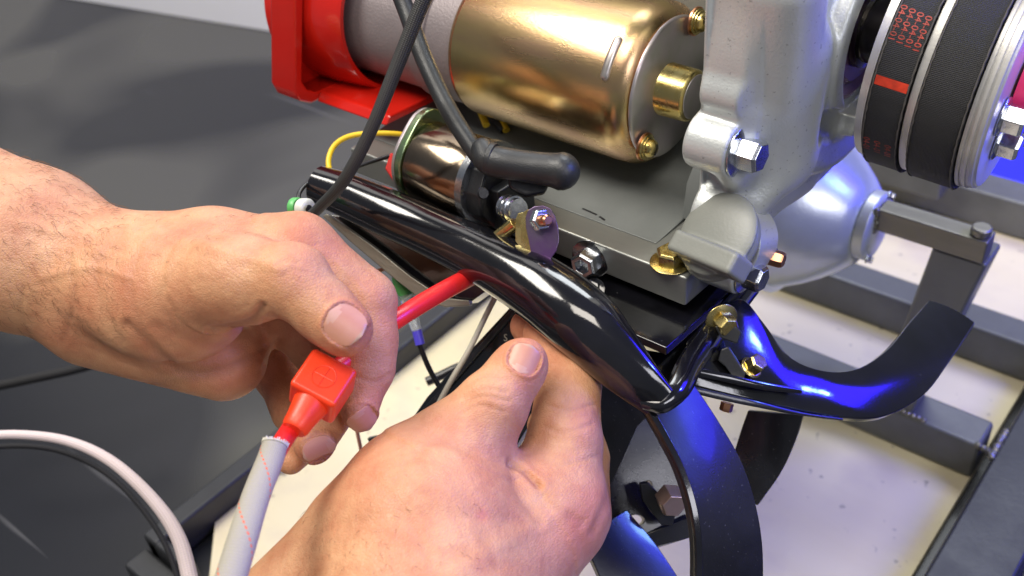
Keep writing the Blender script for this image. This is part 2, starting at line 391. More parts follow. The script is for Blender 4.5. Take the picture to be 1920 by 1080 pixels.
L.new(mx3.outputs[2], b.inputs['Base Color']); b.inputs['Roughness'].default_value = .6
# dark floor: matt black sheet with smudges and scratches
dkf, nt, b = newmat('black_floor'); L = nt.links; tc = nd(nt, 'ShaderNodeTexCoord')
n1 = nd(nt, 'ShaderNodeTexNoise', Scale=3.4, Detail=1.5, Distortion=.5); L.new(tc.outputs['Object'], n1.inputs['Vector'])
cr = nd(nt, 'ShaderNodeValToRGB'); L.new(n1.outputs[0], cr.inputs[0])
cr.color_ramp.elements[0].position = .44; cr.color_ramp.elements[0].color = (.010, .011, .015, 1); cr.color_ramp.elements[1].position = .58; cr.color_ramp.elements[1].color = (.062, .062, .057, 1)
mp = nd(nt, 'ShaderNodeMapping'); L.new(tc.outputs['Object'], mp.inputs[0]); mp.inputs['Rotation'].default_value = (0, 0, .9); mp.inputs['Scale'].default_value = (1, 30, 1)
n2 = nd(nt, 'ShaderNodeTexNoise', Scale=3.2, Detail=2., Distortion=.35); L.new(mp.outputs[0], n2.inputs['Vector'])
m1 = nd(nt, 'ShaderNodeMapRange'); m1.inputs[1].default_value = .68; m1.inputs[2].default_value = .74; m1.inputs[4].default_value = .35; L.new(n2.outputs[0], m1.inputs[0])
mx = nd(nt, 'ShaderNodeMix', _data_type='RGBA'); mx.inputs[7].default_value = (.16, .16, .17, 1); L.new(m1.outputs[0], mx.inputs[0]); L.new(cr.outputs[0], mx.inputs[6])
L.new(mx.outputs[2], b.inputs['Base Color']); b.inputs['Roughness'].default_value = .27
wallm = pbr('white_wall_paint', (.86, .87, .90), .6, 0, .03, 3); wall2m = pbr('pale_blue_wall_paint', (.58, .61, .72), .6, 0, .03, 3)
whitepl = pbr('white_pulley_metal', (.62, .61, .58), .38, .45, .05, 60, .1, 900)
lavm = pbr('satin_pulley_face', (.62, .62, .66), .35, .5, .05, 60, .1, 700)
# skin
def skin(name):
    m, nt, b = newmat(name); L = nt.links; tc = nd(nt, 'ShaderNodeTexCoord')
    at = nd(nt, 'ShaderNodeAttribute', _attribute_name='tint')
    n1 = nd(nt, 'ShaderNodeTexNoise', Scale=70., Detail=6., Roughness=.62); L.new(tc.outputs['Object'], n1.inputs['Vector'])
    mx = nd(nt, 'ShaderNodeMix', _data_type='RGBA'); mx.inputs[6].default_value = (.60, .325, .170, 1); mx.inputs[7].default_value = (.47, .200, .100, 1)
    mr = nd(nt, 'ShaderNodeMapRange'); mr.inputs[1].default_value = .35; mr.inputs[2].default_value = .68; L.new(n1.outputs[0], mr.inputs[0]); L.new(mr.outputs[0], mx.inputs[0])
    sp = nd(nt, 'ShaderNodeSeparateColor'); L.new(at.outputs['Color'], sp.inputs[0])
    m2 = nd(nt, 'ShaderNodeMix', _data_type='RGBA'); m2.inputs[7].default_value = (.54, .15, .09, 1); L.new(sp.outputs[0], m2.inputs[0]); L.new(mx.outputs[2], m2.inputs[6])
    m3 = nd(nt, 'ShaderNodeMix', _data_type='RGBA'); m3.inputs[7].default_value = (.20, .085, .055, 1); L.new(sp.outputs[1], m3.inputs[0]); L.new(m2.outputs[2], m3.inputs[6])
    n4 = nd(nt, 'ShaderNodeTexNoise', Scale=420., Detail=2.); L.new(tc.outputs['Object'], n4.inputs['Vector'])
    m4r = nd(nt, 'ShaderNodeMapRange'); m4r.inputs[1].default_value = .66; m4r.inputs[2].default_value = .78; m4r.inputs[4].default_value = .35; L.new(n4.outputs[0], m4r.inputs[0])
    m4 = nd(nt, 'ShaderNodeMix', _data_type='RGBA'); m4.inputs[7].default_value = (.46, .17, .11, 1); L.new(m4r.outputs[0], m4.inputs[0]); L.new(m3.outputs[2], m4.inputs[6])
    L.new(m4.outputs[2], b.inputs['Base Color'])
    b.inputs['Roughness'].default_value = .50; b.inputs['Specular IOR Level'].default_value = .42
    b.inputs['Subsurface Weight'].default_value = .12; b.inputs['Subsurface Radius'].default_value = (1, .35, .2); b.inputs['Subsurface Scale'].default_value = .0035
    # pores and fine skin lines
    v = nd(nt, 'ShaderNodeTexVoronoi', Scale=1150., _feature='DISTANCE_TO_EDGE'); wn = nd(nt, 'ShaderNodeTexNoise', Scale=300., Detail=3.)
    mp = nd(nt, 'ShaderNodeMapping'); L.new(tc.outputs['Object'], mp.inputs[0]); mp.inputs['Scale'].default_value = (1, .6, 1)
    L.new(mp.outputs[0], v.inputs['Vector']); L.new(tc.outputs['Object'], wn.inputs['Vector'])
    ad = mth(nt, 'ADD', mth(nt, 'MULTIPLY', mth(nt, 'MINIMUM', v.outputs['Distance'], .18), 1.6), mth(nt, 'MULTIPLY', wn.outputs[0], 1.3))
    bp = nd(nt, 'ShaderNodeBump', Strength=.65, Distance=.0005); L.new(ad, bp.inputs['Height']); L.new(bp.outputs[0], b.inputs['Normal'])
    return m
skinm = skin('skin')
nailm = pbr('fingernail', (.50, .225, .145), .40, 0, .05, 120, .08, 600, col2=(.53, .26, .175)); nailt = pbr('nail_free_edge', (.48, .30, .20), .45, 0, .1, 300); nailc = pbr('nail_lunula', (.56, .31, .22), .38); hairm = pbr('body_hair', (.16, .08, .035), .5)
#@@SETTING
# ------------------------------------------------------------------ setting
def slab_poly(name, pts, z0, z1, mat, bevel=0):
    return obj(name, prism(pts, z0, z1, Matrix.Identity(4)), mat, sharp=30, bevel=bevel)
tag(slab_poly('floor', [(-2600, -1500), (1500, -1500), (1500, 1500), (-2600, 1500)], -14, -8, dkf), kind='structure')
tag(slab_poly('plywood_floor', [(-293, -92), (-259, -123), (-150, -220), (-90, -300), (79, -300), (79, 500), (-293, 500)], -8, 0, ply), kind='structure')
a = np.array([-1290., 375]); bq = np.array([-850, 462.]); u = (bq - a) / np.linalg.norm(bq - a); nn = np.array([-u[1], u[0]])
a0 = a - u * 700; b0 = a + u * 760
tag(slab_poly('wall', [tuple(a0), tuple(b0), tuple(b0 + nn * 40), tuple(a0 + nn * 40)], -7, 2200, wallm), kind='structure')
# floor beyond the frame: blue light put into its colour and glow
o = slab_poly('blue_lit_floor', [(-150, 520), (600, 520), (600, 640), (-150, 640)], -7, 24, bluem); tag(o, 'floor patch coloured and glowing as if lit blue, beyond the grey frame, right of the pulley', 'floor patch')
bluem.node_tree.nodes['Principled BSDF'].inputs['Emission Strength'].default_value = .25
o = slab_poly('grey_board', [(-250, 700), (700, 700), (700, 730), (-250, 730)], -7, 190, wall2m); tag(o, 'pale grey board standing behind the blue-lit floor patch at the right edge', 'board')
# steel frame rails
fr = empty('steel_frame', (-80, 100, 0), 'welded grey square tube frame lying on the pale plywood', 'frame')
def railbox(name, lo, hi, mat=rail): return obj(name, box(lo, hi), mat, fr, bevel=2.5)
railbox('side_rail', (-308, -132, -7), (-293.5, 530, 19), raild)
railbox('side_rail', (88, -250, 1), (128, 680, 26), raild)
railbox('cross_rail', (-293, 214, 1), (80, 240, 30)); railbox('cross_rail', (-293, 318, 1), (80, 344, 32)); railbox('cross_rail', (-293, 480, 1), (240, 512, 34))
railbox('end_bracket', (-131, 455, 30), (-40, 480, 60))
railbox('end_rail', (-308, -150, -7), (-200, -133, 8), raild); railbox('end_tab', (-306, -132, -6), (-262, -124, 18), raild)
for q in [(1750, 740), (1440, 0)]: pass

def weld(p0, p1, r=2.0):
    p0, p1 = np.array(p0, float), np.array(p1, float); n_ = int(np.linalg.norm(p1 - p0) / 1.6) + 2
    pts = [p0 + (p1 - p0) * t + rng.normal(0, .15, 3) for t in np.linspace(0, 1, n_)]
    obj('weld_bead', tube(pts, [r * (1 + .22 * (-1) ** i) for i in range(n_)], n=8, smooth=3, cap='round'), steel, fr)
weld((79, 216, 29), (87, 216, 27)); weld((87.5, 214, 26.5), (87.5, 240, 26.5)); weld((87.5, 318, 26.5), (87.5, 344, 26.5)); weld((10, 216, 31), (44, 216, 31), 1.6); weld((-5, 214.5, 158), (-5, 214.5, 173), 1.4)
#@@SUBFRAME
# ------------------------------------------------------------------ black engine carrier
sub = empty('engine_carrier', (0, 0, 120), 'black gloss tubular engine carrier with bent guard tube and curved strap legs', 'engine mount')
# base plate under the engine block
o = obj('base_plate', prism([(-160, -22), (4, -20), (9, 60), (-160, 90)], 243, 247, Matrix.Identity(4)), blackg, sub, bevel=.6)
obj('side_flange', prism([(-70, 190), (-55, 246), (65, 246), (60, 225), (0, 190)], 8, 12, frame((0, 0, 0), (1, 0, 0), (0, 1, 0)) , MB()), blackg, sub, bevel=.6) if False else None
# guard tube
tq = [(598, 347, 452, 37), (650, 366, 446, 42), (720, 396, 436, 45), (800, 431, 425, 47), (900, 478, 408, 53), (1000, 534, 392, 63), (1085, 598, 381, 69), (1140, 655, 375, 62), (1192, 710, 371, 50), (1236, 754, 370, 38)]
mb = tube([P(x, y, d) for x, y, d, r in tq], [r * d / F for x, y, d, r in tq], n=40, flat=[1, 1, 1, 1, 1, 1, .96, .80, .58, .36], up=M3 @ np.array([-.45, .15, -.9]))
obj('guard_tube', mb, blackg, sub)
# flattened tube end sweeping back up into the side flange
obj('folded_flange', ribbon([P(1196, 738, 370), P(1228, 742, 368.5), P(1256, 716, 371), P(1284, 660, 382), P(1330, 598, 396), P(1398, 518, 420)],
    [P(1206, 770, 371), P(1248, 775, 369), P(1292, 742, 372), P(1320, 690, 383), P(1362, 632, 397), P(1424, 548, 420)], 3.5, crown=2.0), blackg, sub, bevel=.5)
obj('folded_flange', ribbon([P(1085, 618, 372), P(1130, 690, 370), P(1180, 745, 369), P(1240, 772, 369)],
    [P(1120, 590, 374), P(1165, 650, 372), P(1210, 705, 370), P(1248, 742, 370)], 3, crown=.6), blackd, sub, bevel=.5)
# lower bar behind guard tube: tapered pressed plate with pale edge
def pxpoly(pts, d, th, mat, name, par, slope=(0, 0), bevel=.5, mb=None):
    """solid plate whose outline is given by image points lying on one tilted plane; extruded away"""
    c = np.mean(pts, axis=0)
    v = np.array([P(x, y, d + slope[0] * (x - c[0]) + slope[1] * (y - c[1])) for x, y in pts])
    n = np.zeros(3)
    for i in range(len(v)): n += np.cross(v[i] - v[0], v[(i+1) % len(v)] - v[0])
    n /= np.linalg.norm(n)
    if n.dot(CAM - v[0]) < 0: n = -n; v = v[::-1]
    k = len(v); mb = mb or MB()
    mb.add(np.vstack([v, v - n * th]), [tuple(range(k)), tuple(range(k, 2*k))[::-1]] + [(i, i + k, (i+1) % k + k, (i+1) % k) for i in range(k)])
    return obj(name, mb, mat, par, bevel=bevel)
lp = [(607, 400), (660, 408), (760, 440), (860, 480), (915, 515), (912, 545), (880, 568), (840, 572), (800, 560), (740, 512), (660, 445)]
pxpoly(lp, 452, 10, blackg, 'lower_bar', sub, (-.10, 0))
pxpoly([(604, 405), (612, 400), (700, 462), (770, 518), (830, 558), (880, 563), (882, 573), (835, 576), (795, 566), (735, 520), (655, 452)], 446, 3, steel, 'bar_edge', sub, (-.10, 0))
# post below (runs from left low to right high behind the hands)
pxpoly([(765, 795), (800, 745), (960, 572), (1020, 560), (1040, 640), (990, 800), (930, 900), (860, 900), (800, 830)], 455, 6, blackg, 'rear_post', sub, (-.15, .05))
pxpoly([(766, 797), (772, 790), (968, 569), (1030, 556), (1030, 566), (972, 578), (776, 803)], 449, 3, blackd, 'post_lip', sub, (-.15, .05))
pxpoly([(1120, 640), (1252, 662), (1398, 532), (1408, 552), (1318, 650), (1280, 720), (1245, 745), (1180, 690)], 412, 3, blackg, 'inner_gusset', sub, (.06, -.12))
# right hand bent arm (wide pressed channel)
A = [(1300, 640, 392), (1350, 580, 400), (1392, 560, 404), (1432, 604, 404), (1482, 668, 406), (1545, 694, 408), (1610, 690, 416), (1665, 654, 430), (1705, 605, 450), (1742, 562, 470)]
B = [(1292, 722, 388), (1345, 735, 390), (1400, 748, 392), (1450, 760, 395), (1510, 772, 398), (1580, 783, 402), (1660, 780, 410), (1735, 738, 424), (1785, 672, 440), (1829, 604, 458)]
o = obj('bent_arm', ribbon([P(*q) for q in A], [P(*q) for q in B], 5, crown=1.5, k=8, nw=13), blackg, sub, bevel=.8); fixn(o)
o = obj('arm_rib', ribbon([P(1292, 686, 383), P(1360, 700, 384), P(1430, 716, 387), P(1502, 728, 392)], [P(1292, 704, 383), P(1360, 716, 384), P(1430, 731, 387), P(1504, 738, 392)], 4, crown=.4), blackg, sub, bevel=.6); fixn(o)
o = obj('arm_lip', ribbon([P(1290, 722, 384), P(1360, 738, 386), P(1420, 752, 388), P(1500, 772, 394), P(1580, 784, 400)], [P(1288, 735, 384), P(1360, 752, 386), P(1420, 764, 388), P(1500, 779, 394), P(1580, 789, 400)], 4, crown=.3), blackd, sub, bevel=.4); fixn(o)
pxpoly([(1352, 655), (1366, 650), (1398, 700), (1395, 712), (1372, 705), (1360, 688), (1346, 676)], 388, 4, blackp, 'arm_gusset', sub, (-.05, 0))
pxpoly([(1340, 612), (1372, 606), (1390, 622), (1382, 645), (1352, 634)], 388, 3, blackp, 'arm_gusset', sub, (-.05, 0))
# front strap leg
A = [(1212, 770, 374), (1240, 820, 372), (1270, 880, 370), (1292, 950, 368), (1302, 1020, 368), (1302, 1110, 370)]
B = [(1298, 715, 384), (1345, 785, 384), (1388, 860, 384), (1416, 940, 384), (1430, 1020, 384), (1432, 1110, 386)]
o = obj('strap_leg', ribbon([P(*q) for q in A], [P(*q) for q in B], 3.2, crown=.8), blackd, sub, bevel=.5); fixn(o)
A2 = [tuple(np.add(q, (3, 0, -1.2))) for q in A]; A3 = [tuple(np.add(q, (-9, 2, 6))) for q in A]
o = obj('strap_edge', ribbon([P(*q) for q in A3], [P(*q) for q in A2], 2.5, crown=.5), blackg, sub, bevel=.4); fixn(o)
# rear strap leg
A = [(1402, 770, 450), (1385, 820, 452), (1372, 870, 455), (1372, 930, 460)]
B = [(1506, 778, 440), (1490, 830, 442), (1462, 890, 446), (1420, 948, 452)]
o = obj('strap_leg', ribbon([P(*q) for q in A], [P(*q) for q in B], 4, crown=1.0), blackd, sub, bevel=.5); fixn(o)
# lower carrier plates with holes
def holed(pts, holes, d, th, mat, name, slope=(0, 0)):
    """plate outline minus round holes via boolean-free fill: uses a curve with inner loops"""
    cu = bpy.data.curves.new(name, 'CURVE'); cu.dimensions = '2D'; cu.fill_mode = 'BOTH'; cu.extrude = th / 2; cu.bevel_depth = .25
    for L_ in [pts] + holes:
        sp = cu.splines.new('POLY'); sp.points.add(len(L_) - 1); sp.use_cyclic_u = True
        for p_, q in zip(sp.points, L_): p_.co = (q[0], q[1], 0, 1)
    t = bpy.data.objects.new('t', cu); COL.objects.link(t); dg = bpy.context.evaluated_depsgraph_get()
    me = t.evaluated_get(dg).to_mesh(); v = np.array([q.co[:] for q in me.vertices]); f = [tuple(p.vertices) for p in me.polygons]
    t.evaluated_get(dg).to_mesh_clear(); bpy.data.objects.remove(t); return v, f
def holed_plate(pts, holes, d, th, mat, name, par, slope=(0, 0)):
    pts = [np.array(q, float) for q in pts]; c = np.mean(pts, axis=0)
    dep = lambda q: d + slope[0] * (q[0] - c[0]) + slope[1] * (q[1] - c[1])
    o0 = P(*c, d); ex = P(c[0] + 10, c[1], dep(c + [10, 0])) - o0; ex /= np.linalg.norm(ex); ey = P(c[0], c[1] + 10, dep(c + [0, 10])) - o0
    ey -= ex * ex.dot(ey); ey /= np.linalg.norm(ey); n = np.cross(ex, ey)
    loc = lambda q: ((lambda w_: (w_.dot(ex), w_.dot(ey)))(P(q[0], q[1], dep(q)) - o0))
    H = [[(lambda q: q)(loc((hx + rx * math.cos(t), hy + ry * math.sin(t)))) for t in np.arange(0, 6.28, .35)] for hx, hy, rx, ry in holes]
    v, f = holed([loc(q) for q in pts], H, d, th, mat, name)
    w_ = o0 + v[:, :1] * ex + v[:, 1:2] * ey + v[:, 2:3] * n
    o = obj(name, MB().add(w_, f), mat, par); fixn(o); return o
holed_plate([(1120, 760), (1205, 770), (1245, 850), (1290, 940), (1312, 1000), (1200, 1035), (1140, 1060), (1090, 1040), (1085, 900)], [(1190, 975, 17, 11), (1213, 912, 8, 12)], 452, 4, blackd, 'lower_plate', sub, (.05, -.05))
pxpoly([(1060, 700), (1130, 680), (1225, 770), (1195, 800), (1150, 900), (1100, 1000), (1070, 960), (1080, 800)], 440, 10, blackd, 'inner_post', sub, (.0, .0))
pxpoly([(1200, 908), (1216, 905), (1268, 962), (1262, 985), (1240, 985), (1205, 940)], 440, 5, blackp, 'gusset', sub)
pxpoly([(1195, 1008), (1290, 970), (1330, 975), (1325, 1000), (1215, 1030)], 446, 6, blackd, 'lower_bar', sub)
o = obj('strap_leg', ribbon([P(1085, 1010, 430), P(1110, 1050, 428), P(1140, 1120, 425)], [P(1175, 955, 440), P(1230, 1020, 438), P(1290, 1110, 434)], 4, crown=1), blackd, sub, bevel=.5); fixn(o)
#@@BOLTS
# ------------------------------------------------------------------ fasteners
HEX = [(math.cos(math.radians(60 * i + 12)), math.sin(math.radians(60 * i + 12))) for i in range(6)]
def hexhead(r, h, ch=.12, hollow=0):
    """hex head with chamfered top along local +Z"""
    mb = MB(); I = Matrix.Identity(4)
    ring = lambda rr, z: [(x * rr, y * rr, z) for x, y in HEX]
    if hollow:
        V = ring(r, 0) + ring(r, h * .85) + ring(r * .86, h) + ring(r * hollow, h) + ring(r * hollow, h * .35)
        f = []
        for k in range(4): f += [(k*6+i, k*6+(i+1) % 6, (k+1)*6+(i+1) % 6, (k+1)*6+i) for i in range(6)]
        f.append(tuple(range(24, 30))); f.append(tuple(range(6))[::-1])
    else:
        V = ring(r, 0) + ring(r, h * .82) + ring(r * .84, h)
        f = [(k*6+i, k*6+(i+1) % 6, (k+1)*6+(i+1) % 6, (k+1)*6+i) for k in range(2) for i in range(6)]
        f.append(tuple(range(12, 18))); f.append(tuple(range(6))[::-1])
    return mb.add(V, f)
_bolt = {}
def bolt(par, pos, axis, r, h, mat, flange=1.35, hollow=0, name='bolt', tip=0, tipmat=None):
    key = (round(r, 1), round(h, 1), mat.name, flange, hollow)
    if key not in _bolt:
        mb = lathe([(0, r * flange), (h * .10, r * flange), (h * .22, r * 1.02), (h * .23, r * .9)], Matrix.Identity(4), n=32) if flange else MB()
        q = hexhead(r, h, hollow=hollow); q.v = [(x, y, z + h * .2) for x, y, z in q.v]; mb.add(q.v, q.f)
        o = obj(name, mb, mat, par, sharp=30, bevel=r * .05, M=frame(pos, axis)); _bolt[key] = o.data
    else:
        o = obj(name, None, None, par, mesh=_bolt[key], M=frame(pos, axis), bevel=r * .05)
    if tip: obj('stud_tip', tube([(0, 0, 0), (0, 0, h * 1.2 + tip)], r * .52, n=16, smooth=0), tipmat or mat, o, bevel=.2)
    return o
AX = (1, 0, 0)
bolt(sub, P(1352, 598, 394), (.80, -.55, .15), 4.3, 6.5, goldb, 1.55)
bolt(sub, P(1250, 925, 440), (.75, -.6, .3), 6.2, 9, pbr('rosy_zinc', (.66, .48, .40), .32, .8), 0)
bolt(sub, P(1408, 690, 391), (.55, .1, .8), 3.8, 5, goldb, 1.2)
bolt(sub, P(1365, 752, 395), (.1, -.6, -.8), 2.6, 3.5, copper, 0)
bolt(sub, P(1113, 543, 413), (.25, -.55, .8), 3.2, 3, blackg, 1.5, name='nut')
#@@ENGINE
# ------------------------------------------------------------------ engine
eng = empty('engine', (-60, 60, 252), 'small petrol engine with grey crankcase, cast aluminium cover and black carrier below', 'engine')
I4 = Matrix.Identity(4)
FX = frame((0, 0, 0), (1, 0, 0), (0, 1, 0))   # local x = world y, local y = world z, local z = world x
FX = Matrix(((0, 0, 1, 0), (1, 0, 0, 0), (0, 1, 0, 0), (0, 0, 0, 1)))
prof = [(34, 266.2), (34, 269), (50, 272), (62, 277), (74, 286), (86, 298), (92, 312), (94, 420), (230, 420), (230, 256), (60, 256), (58, 266.2)]
o = obj('crankcase', prism([(12, 266.4), (46, 268.5), (58, 272), (70, 280), (82, 293), (90, 308), (94, 330), (94, 420), (230, 420), (230, 240), (70, 240), (66, 266.4)], -190, -21, FX), crank_grey, eng, sharp=30, bevel=1.5); fixn(o)
o = obj('mounting_block', prism([(0, 252), (60, 247.2), (60, 266.2), (0, 266.2)], -190, 0, FX), slabm, eng, bevel=1.0); fixn(o)
o = obj('joint_flange', prism([(30, 269), (33, 285), (46, 300), (70, 330), (92, 340), (92, 420), (200, 420), (200, 260), (72, 258), (66, 268)], -20.8, -10.4, FX), crank_grey, eng, bevel=.8); fixn(o)
o = obj('gasket', prism([(31, 269), (31, 330), (31, 420), (120, 420), (120, 269)], -10.3, -9.6, FX), blackp, eng); fixn(o)
# felt pen marks on the block top
for a_, b_ in (((1092, 391), (1106, 397)), ((1104, 396), (1119, 403)), ((1124, 406), (1134, 413))):
    q = []
    for t_ in (a_, b_):
        z_ = 267.
        for _ in range(6): w_ = on(*t_, 2, z_); z_ = 266.4 + (w_[1] - 12) * .0618 + .05
        q.append(w_)
    obj('ink_mark', tube(q, .55, n=8, smooth=0, flat=[.2, .2], up=(0, 0, 1)), blackp, eng)
# cast side cover sculpted as a distance field
g = SDF((-14, 8, 236), (36, 190, 400), .8)
g.cyl(105, 338, 80, -9.5, 8, 0, rd=3); g.cyl(105, 336, 66, 0, 17, 10, rd=5)
g.box((-1, 62, 380), (8.5, 34, 60), 3, rd=3)                     # straight front edge going up
g.box((-1, 60, 283), (8.5, 32, 22), 8, rd=5)
g.box((4, 45, 345), (12, 12, 60), 10, rd=7)                      # vertical swelling
g.cyl(100, 330, 40, 10, 25, 6, rd=2.5)                           # bearing boss
for (yy, zz, R_, x0, x1) in ((25, 312.5, 11, -12, 6), (30, 332, 8.2, -10, 6), (18.5, 263, 9, -9.5, 15), (30, 279, 14, -9.5, 7)):
    g.cyl(yy, zz, R_, x0, x1, 3.5, rd=1.2)
g.cone((4, 26, 300), (4, 36, 322), 5, 8, 6); g.cone((8, 34, 285), (10, 62, 300), 7, 10, 8); g.cone((13, 52, 296), (14, 40, 370), 8, 12, 10)
g.cone(on(1500, 90, 0, 14), on(1472, 285, 0, 12), 11, 8, 6)
g.cyl(100, 330, 31, 16, 40, 1.2, 's', rd=.5); g.cyl(100, 330, 26, 5, 40, 1.0, 's', rd=.5)
g.box((26, 73, 303), (10, 16, 7), 2, 's', rd=4, M=[(1, 0, 0), (0, .85, -.53), (0, .53, .85)])
hq = on(1508, 252, 0, 15); g.cyl(hq[1], hq[2], 2.6, 9, 40, .8, 's', rd=.4)
for q_, r_ in (((1405, 60), 4), ((1392, 200), 4)): pass
g.box((-9.6, 33, 345), (.8, 8, 60), 1.2, rd=.4)
V, Fq = g.mesh(); V = relax(V, Fq, 2)
obj('side_cover', MB().add(V, Fq), cast, eng, sharp=180)
# shaft, seal rings
lathe_x = lambda prof, y, z, x, n=56: lathe(prof, frame((x, y, z), (1, 0, 0)), n=n)
obj('seal_ring', lathe_x([(0, 25.8), (3, 25.8), (3.5, 24), (2, 20), (4, 18), (4, 14)], 100, 330, 14), pbr('purple_seal', (.24, .12, .26), .35, .3), eng, sharp=35)
obj('crankshaft', lathe_x([(0, 13), (10, 13), (10.5, 15.5), (13, 15.5), (13.5, 13.6), (16, 13.6), (16.5, 15.2), (19, 15.2), (19.5, 12.8), (44, 12.8)], 100, 333, 2), pbr('oiled_steel', (.16, .15, .14), .18, 1., .2, 60), eng, sharp=35)
# oil filler cap: disc with a wing, on a short neck
c0 = P(1375, 452, 385)
g = SDF(c0 - 34, c0 + 34, .55)
ax = M3 @ np.array([-.42, .10, -.9]); ax /= np.linalg.norm(ax)           # cap faces up-left
capdir = np.array([-.25, -.62, .74]); capdir /= np.linalg.norm(capdir)
MM = np.array(frame((0, 0, 0), capdir, M3 @ np.array([1, .05, 0])))[:3, :3].T  # rows local axes
cc = P(1340, 448, 388)
wing_a, wing_b = P(1268, 432, 377), P(1408, 412, 377)
g.ell(P(1345, 438, 384), MM, (17, 17, 3.2), 0); g.ell(P(1350, 450, 388), MM, (17, 17, 6), 2)
wd = P(1392, 492, 377) - P(1262, 424, 379); wd -= capdir * wd.dot(capdir); wd /= np.linalg.norm(wd); wn = np.cross(capdir, wd)
g.box(P(1330, 480, 380), (16, 6.2, 4.4), 1.8, rd=1.6, M=[wd, capdir, wn])

V, Fq = g.mesh(); V = relax(V, Fq, 1)
obj('oil_filler_cap', MB().add(V, Fq), capm, eng, sharp=180)
obj('filler_neck', tube([P(1362, 452, 393), P(1398, 444, 404)], 14.5, n=40, smooth=0), cast, eng, bevel=.8)
# bolts of the cover, block and casing
bolt(eng, (6.2, 25, 312), AX, 6.6, 8, zinc, 1.5)
bolt(eng, (15.2, 18.5, 263), AX, 5.6, 7.0, zinc, 1.45)
bolt(eng, on(1108, 484, 1, -.2), (.15, -1, .12), 6.0, 7.0, zinc, 1.45, hollow=.55)
b1 = on(1258, 492, 2, 266.6); bolt(eng, b1, (0, 0, 1), 6.0, 5.2, goldb, 1.4, tip=6, tipmat=goldb)
bolt(eng, P(1432, 478, 400), (1, .1, 0), 3.4, 7, copper, 0)
# gearbox bell, flange and output arm behind the cover
obj('bell_housing', lathe_x([(0, 50), (1, 56), (9, 56.5), (10, 52.5), (14, 51), (24, 45.5), (34, 38.5), (44, 30), (50, 24), (52, 18)], 225, 152, -64), pbr('satin_aluminium', (.62, .66, .66), .30, .6, .05, 30, .12, 700), eng, sharp=30)
obj('bell_hub', lathe_x([(0, 21), (6, 21), (7.2, 19.5), (8, 12)], 224, 155, -13), cast, eng, bevel=.4)
for yy, zz in ((233, 172), (213, 139), (240, 146)): bolt(eng, (-6, yy, zz), AX, 2.2, 3, zinc, 1.3)
# belongs to the frame: square output arm on a post
obj('square_arm', box((-5, 215, 158.5), (56, 228, 173)), steel, fr, bevel=1)
pv = box((28, 216.5, 30.5), (58, 241, 158)); pv.v = [(x - (158 - z) * .12 - (x > 50) * (158 - z) * .05, y, z) for x, y, z in pv.v]; obj('support_post', pv, rail, fr, bevel=2)
obj('arm_bolt', lathe([(0, 4.8), (1, 5.4), (4, 5.4), (5, 4.6)], frame((50, 221, 173.2), (0, 0, 1)), n=28), steel, fr, bevel=.4)
# ---- starter motor (gold can)
obj('starter_nose', lathe_x([(0, 30), (10, 31), (11, 31.4), (12, 31.4), (13, 31), (62, 31), (62.4, 33), (72, 33), (72.3, 32), (90, 32.2)], 56, 311, -226), castd, eng, sharp=40)
mt = obj('starter_motor', lathe_x([(0, 32), (.5, 33.6), (3, 34.4), (83, 34.6), (88, 34.0), (91.5, 31.8), (93.5, 28.5), (94.2, 25)], 56, 311, -137.5, 96), gold, eng, sharp=60)
capo = obj('end_plate', lathe_x([(0, 29.8), (.8, 29.6), (1.3, 28.5)], 56, 311, -43.9, 72), goldcap, mt, sharp=60)
obj('bearing_boss', lathe_x([(0, 12.4), (.5, 11.4), (1, 11.0), (12.4, 10.8), (13.4, 10.2), (13.8, 9.2)], 53, 312, -43.5, 48), goldb, mt, sharp=60)
obj('boss_face', lathe_x([(0, 9.2), (.25, 9.0)], 53, 312, -29.6, 36), goldcap, mt)
# recessed slot in the can
g2 = tube([(-54, 56 - 34.3 * math.cos(math.radians(t)), 311 + 34.3 * math.sin(math.radians(t))) for t in (28, 34, 40, 46, 52)], 2.0, n=14, smooth=3, cap='round'); obj('slot', g2, goldcap, mt)
for (px, py) in ((1210, 275), (1306, 40)):
    c_ = on(px, py, 0, -41)
    s_ = obj('through_bolt', lathe([(0, 5.4), (1.0, 5.4), (1.3, 4.6), (1.9, 4.6), (2.2, 3.9), (3.2, 3.9), (4.2, 3.3), (5, 2.2), (5.3, .8)], frame(c_, AX), n=28), [goldb], mt, sharp=30)
    obj('lock_washer', lathe([(0, 6.0), (.8, 6.0)], frame(c_ - np.array([.6, 0, 0]), AX), n=28), copper, mt)
    obj('cross_recess', box((-2.2, -.4, 4.7), (2.2, .4, 5.5), M=frame(c_, AX, (0, .5, 1))), blackp, s_); 
# bracket seen between can and crankcase
# ---- solenoid
sa, sb = P(812, 307, 446), P(920, 346, 424); sd = (sb - sa) / np.linalg.norm(sb - sa); SL = np.linalg.norm(sb - sa); FS = frame(sa, sd, (0, 0, 1))
R_ = 18.2
sol = obj('starter_solenoid', lathe([(-.5, 17.2), (.5, R_), (SL - 1.2, R_), (SL, R_ - .8), (SL + .2, R_ - 2)], FS, n=64), bronze, eng, sharp=40)
obj('crimp_rim', lathe([(SL - 2.4, R_ + .6), (SL + 1.4, R_ + .6), (SL + 1.6, R_ - 1.5)], FS, n=64), zinc, sol, sharp=30)
oc = []
for t in np.linspace(0, 2 * math.pi, 48, endpoint=False):
    r_ = 18.9 + 5.5 * max(0, abs(math.cos(t + .25))) ** 8; oc.append((r_ * math.cos(t), r_ * math.sin(t)))
obj('solenoid_flange', prism(oc, -4.2, -.6, FS), irid, sol, bevel=.5); obj('flange_plate', prism([(x * .98, y * .98) for x, y in oc], -6.6, -4.9, FS), goldcap, sol, bevel=.3)
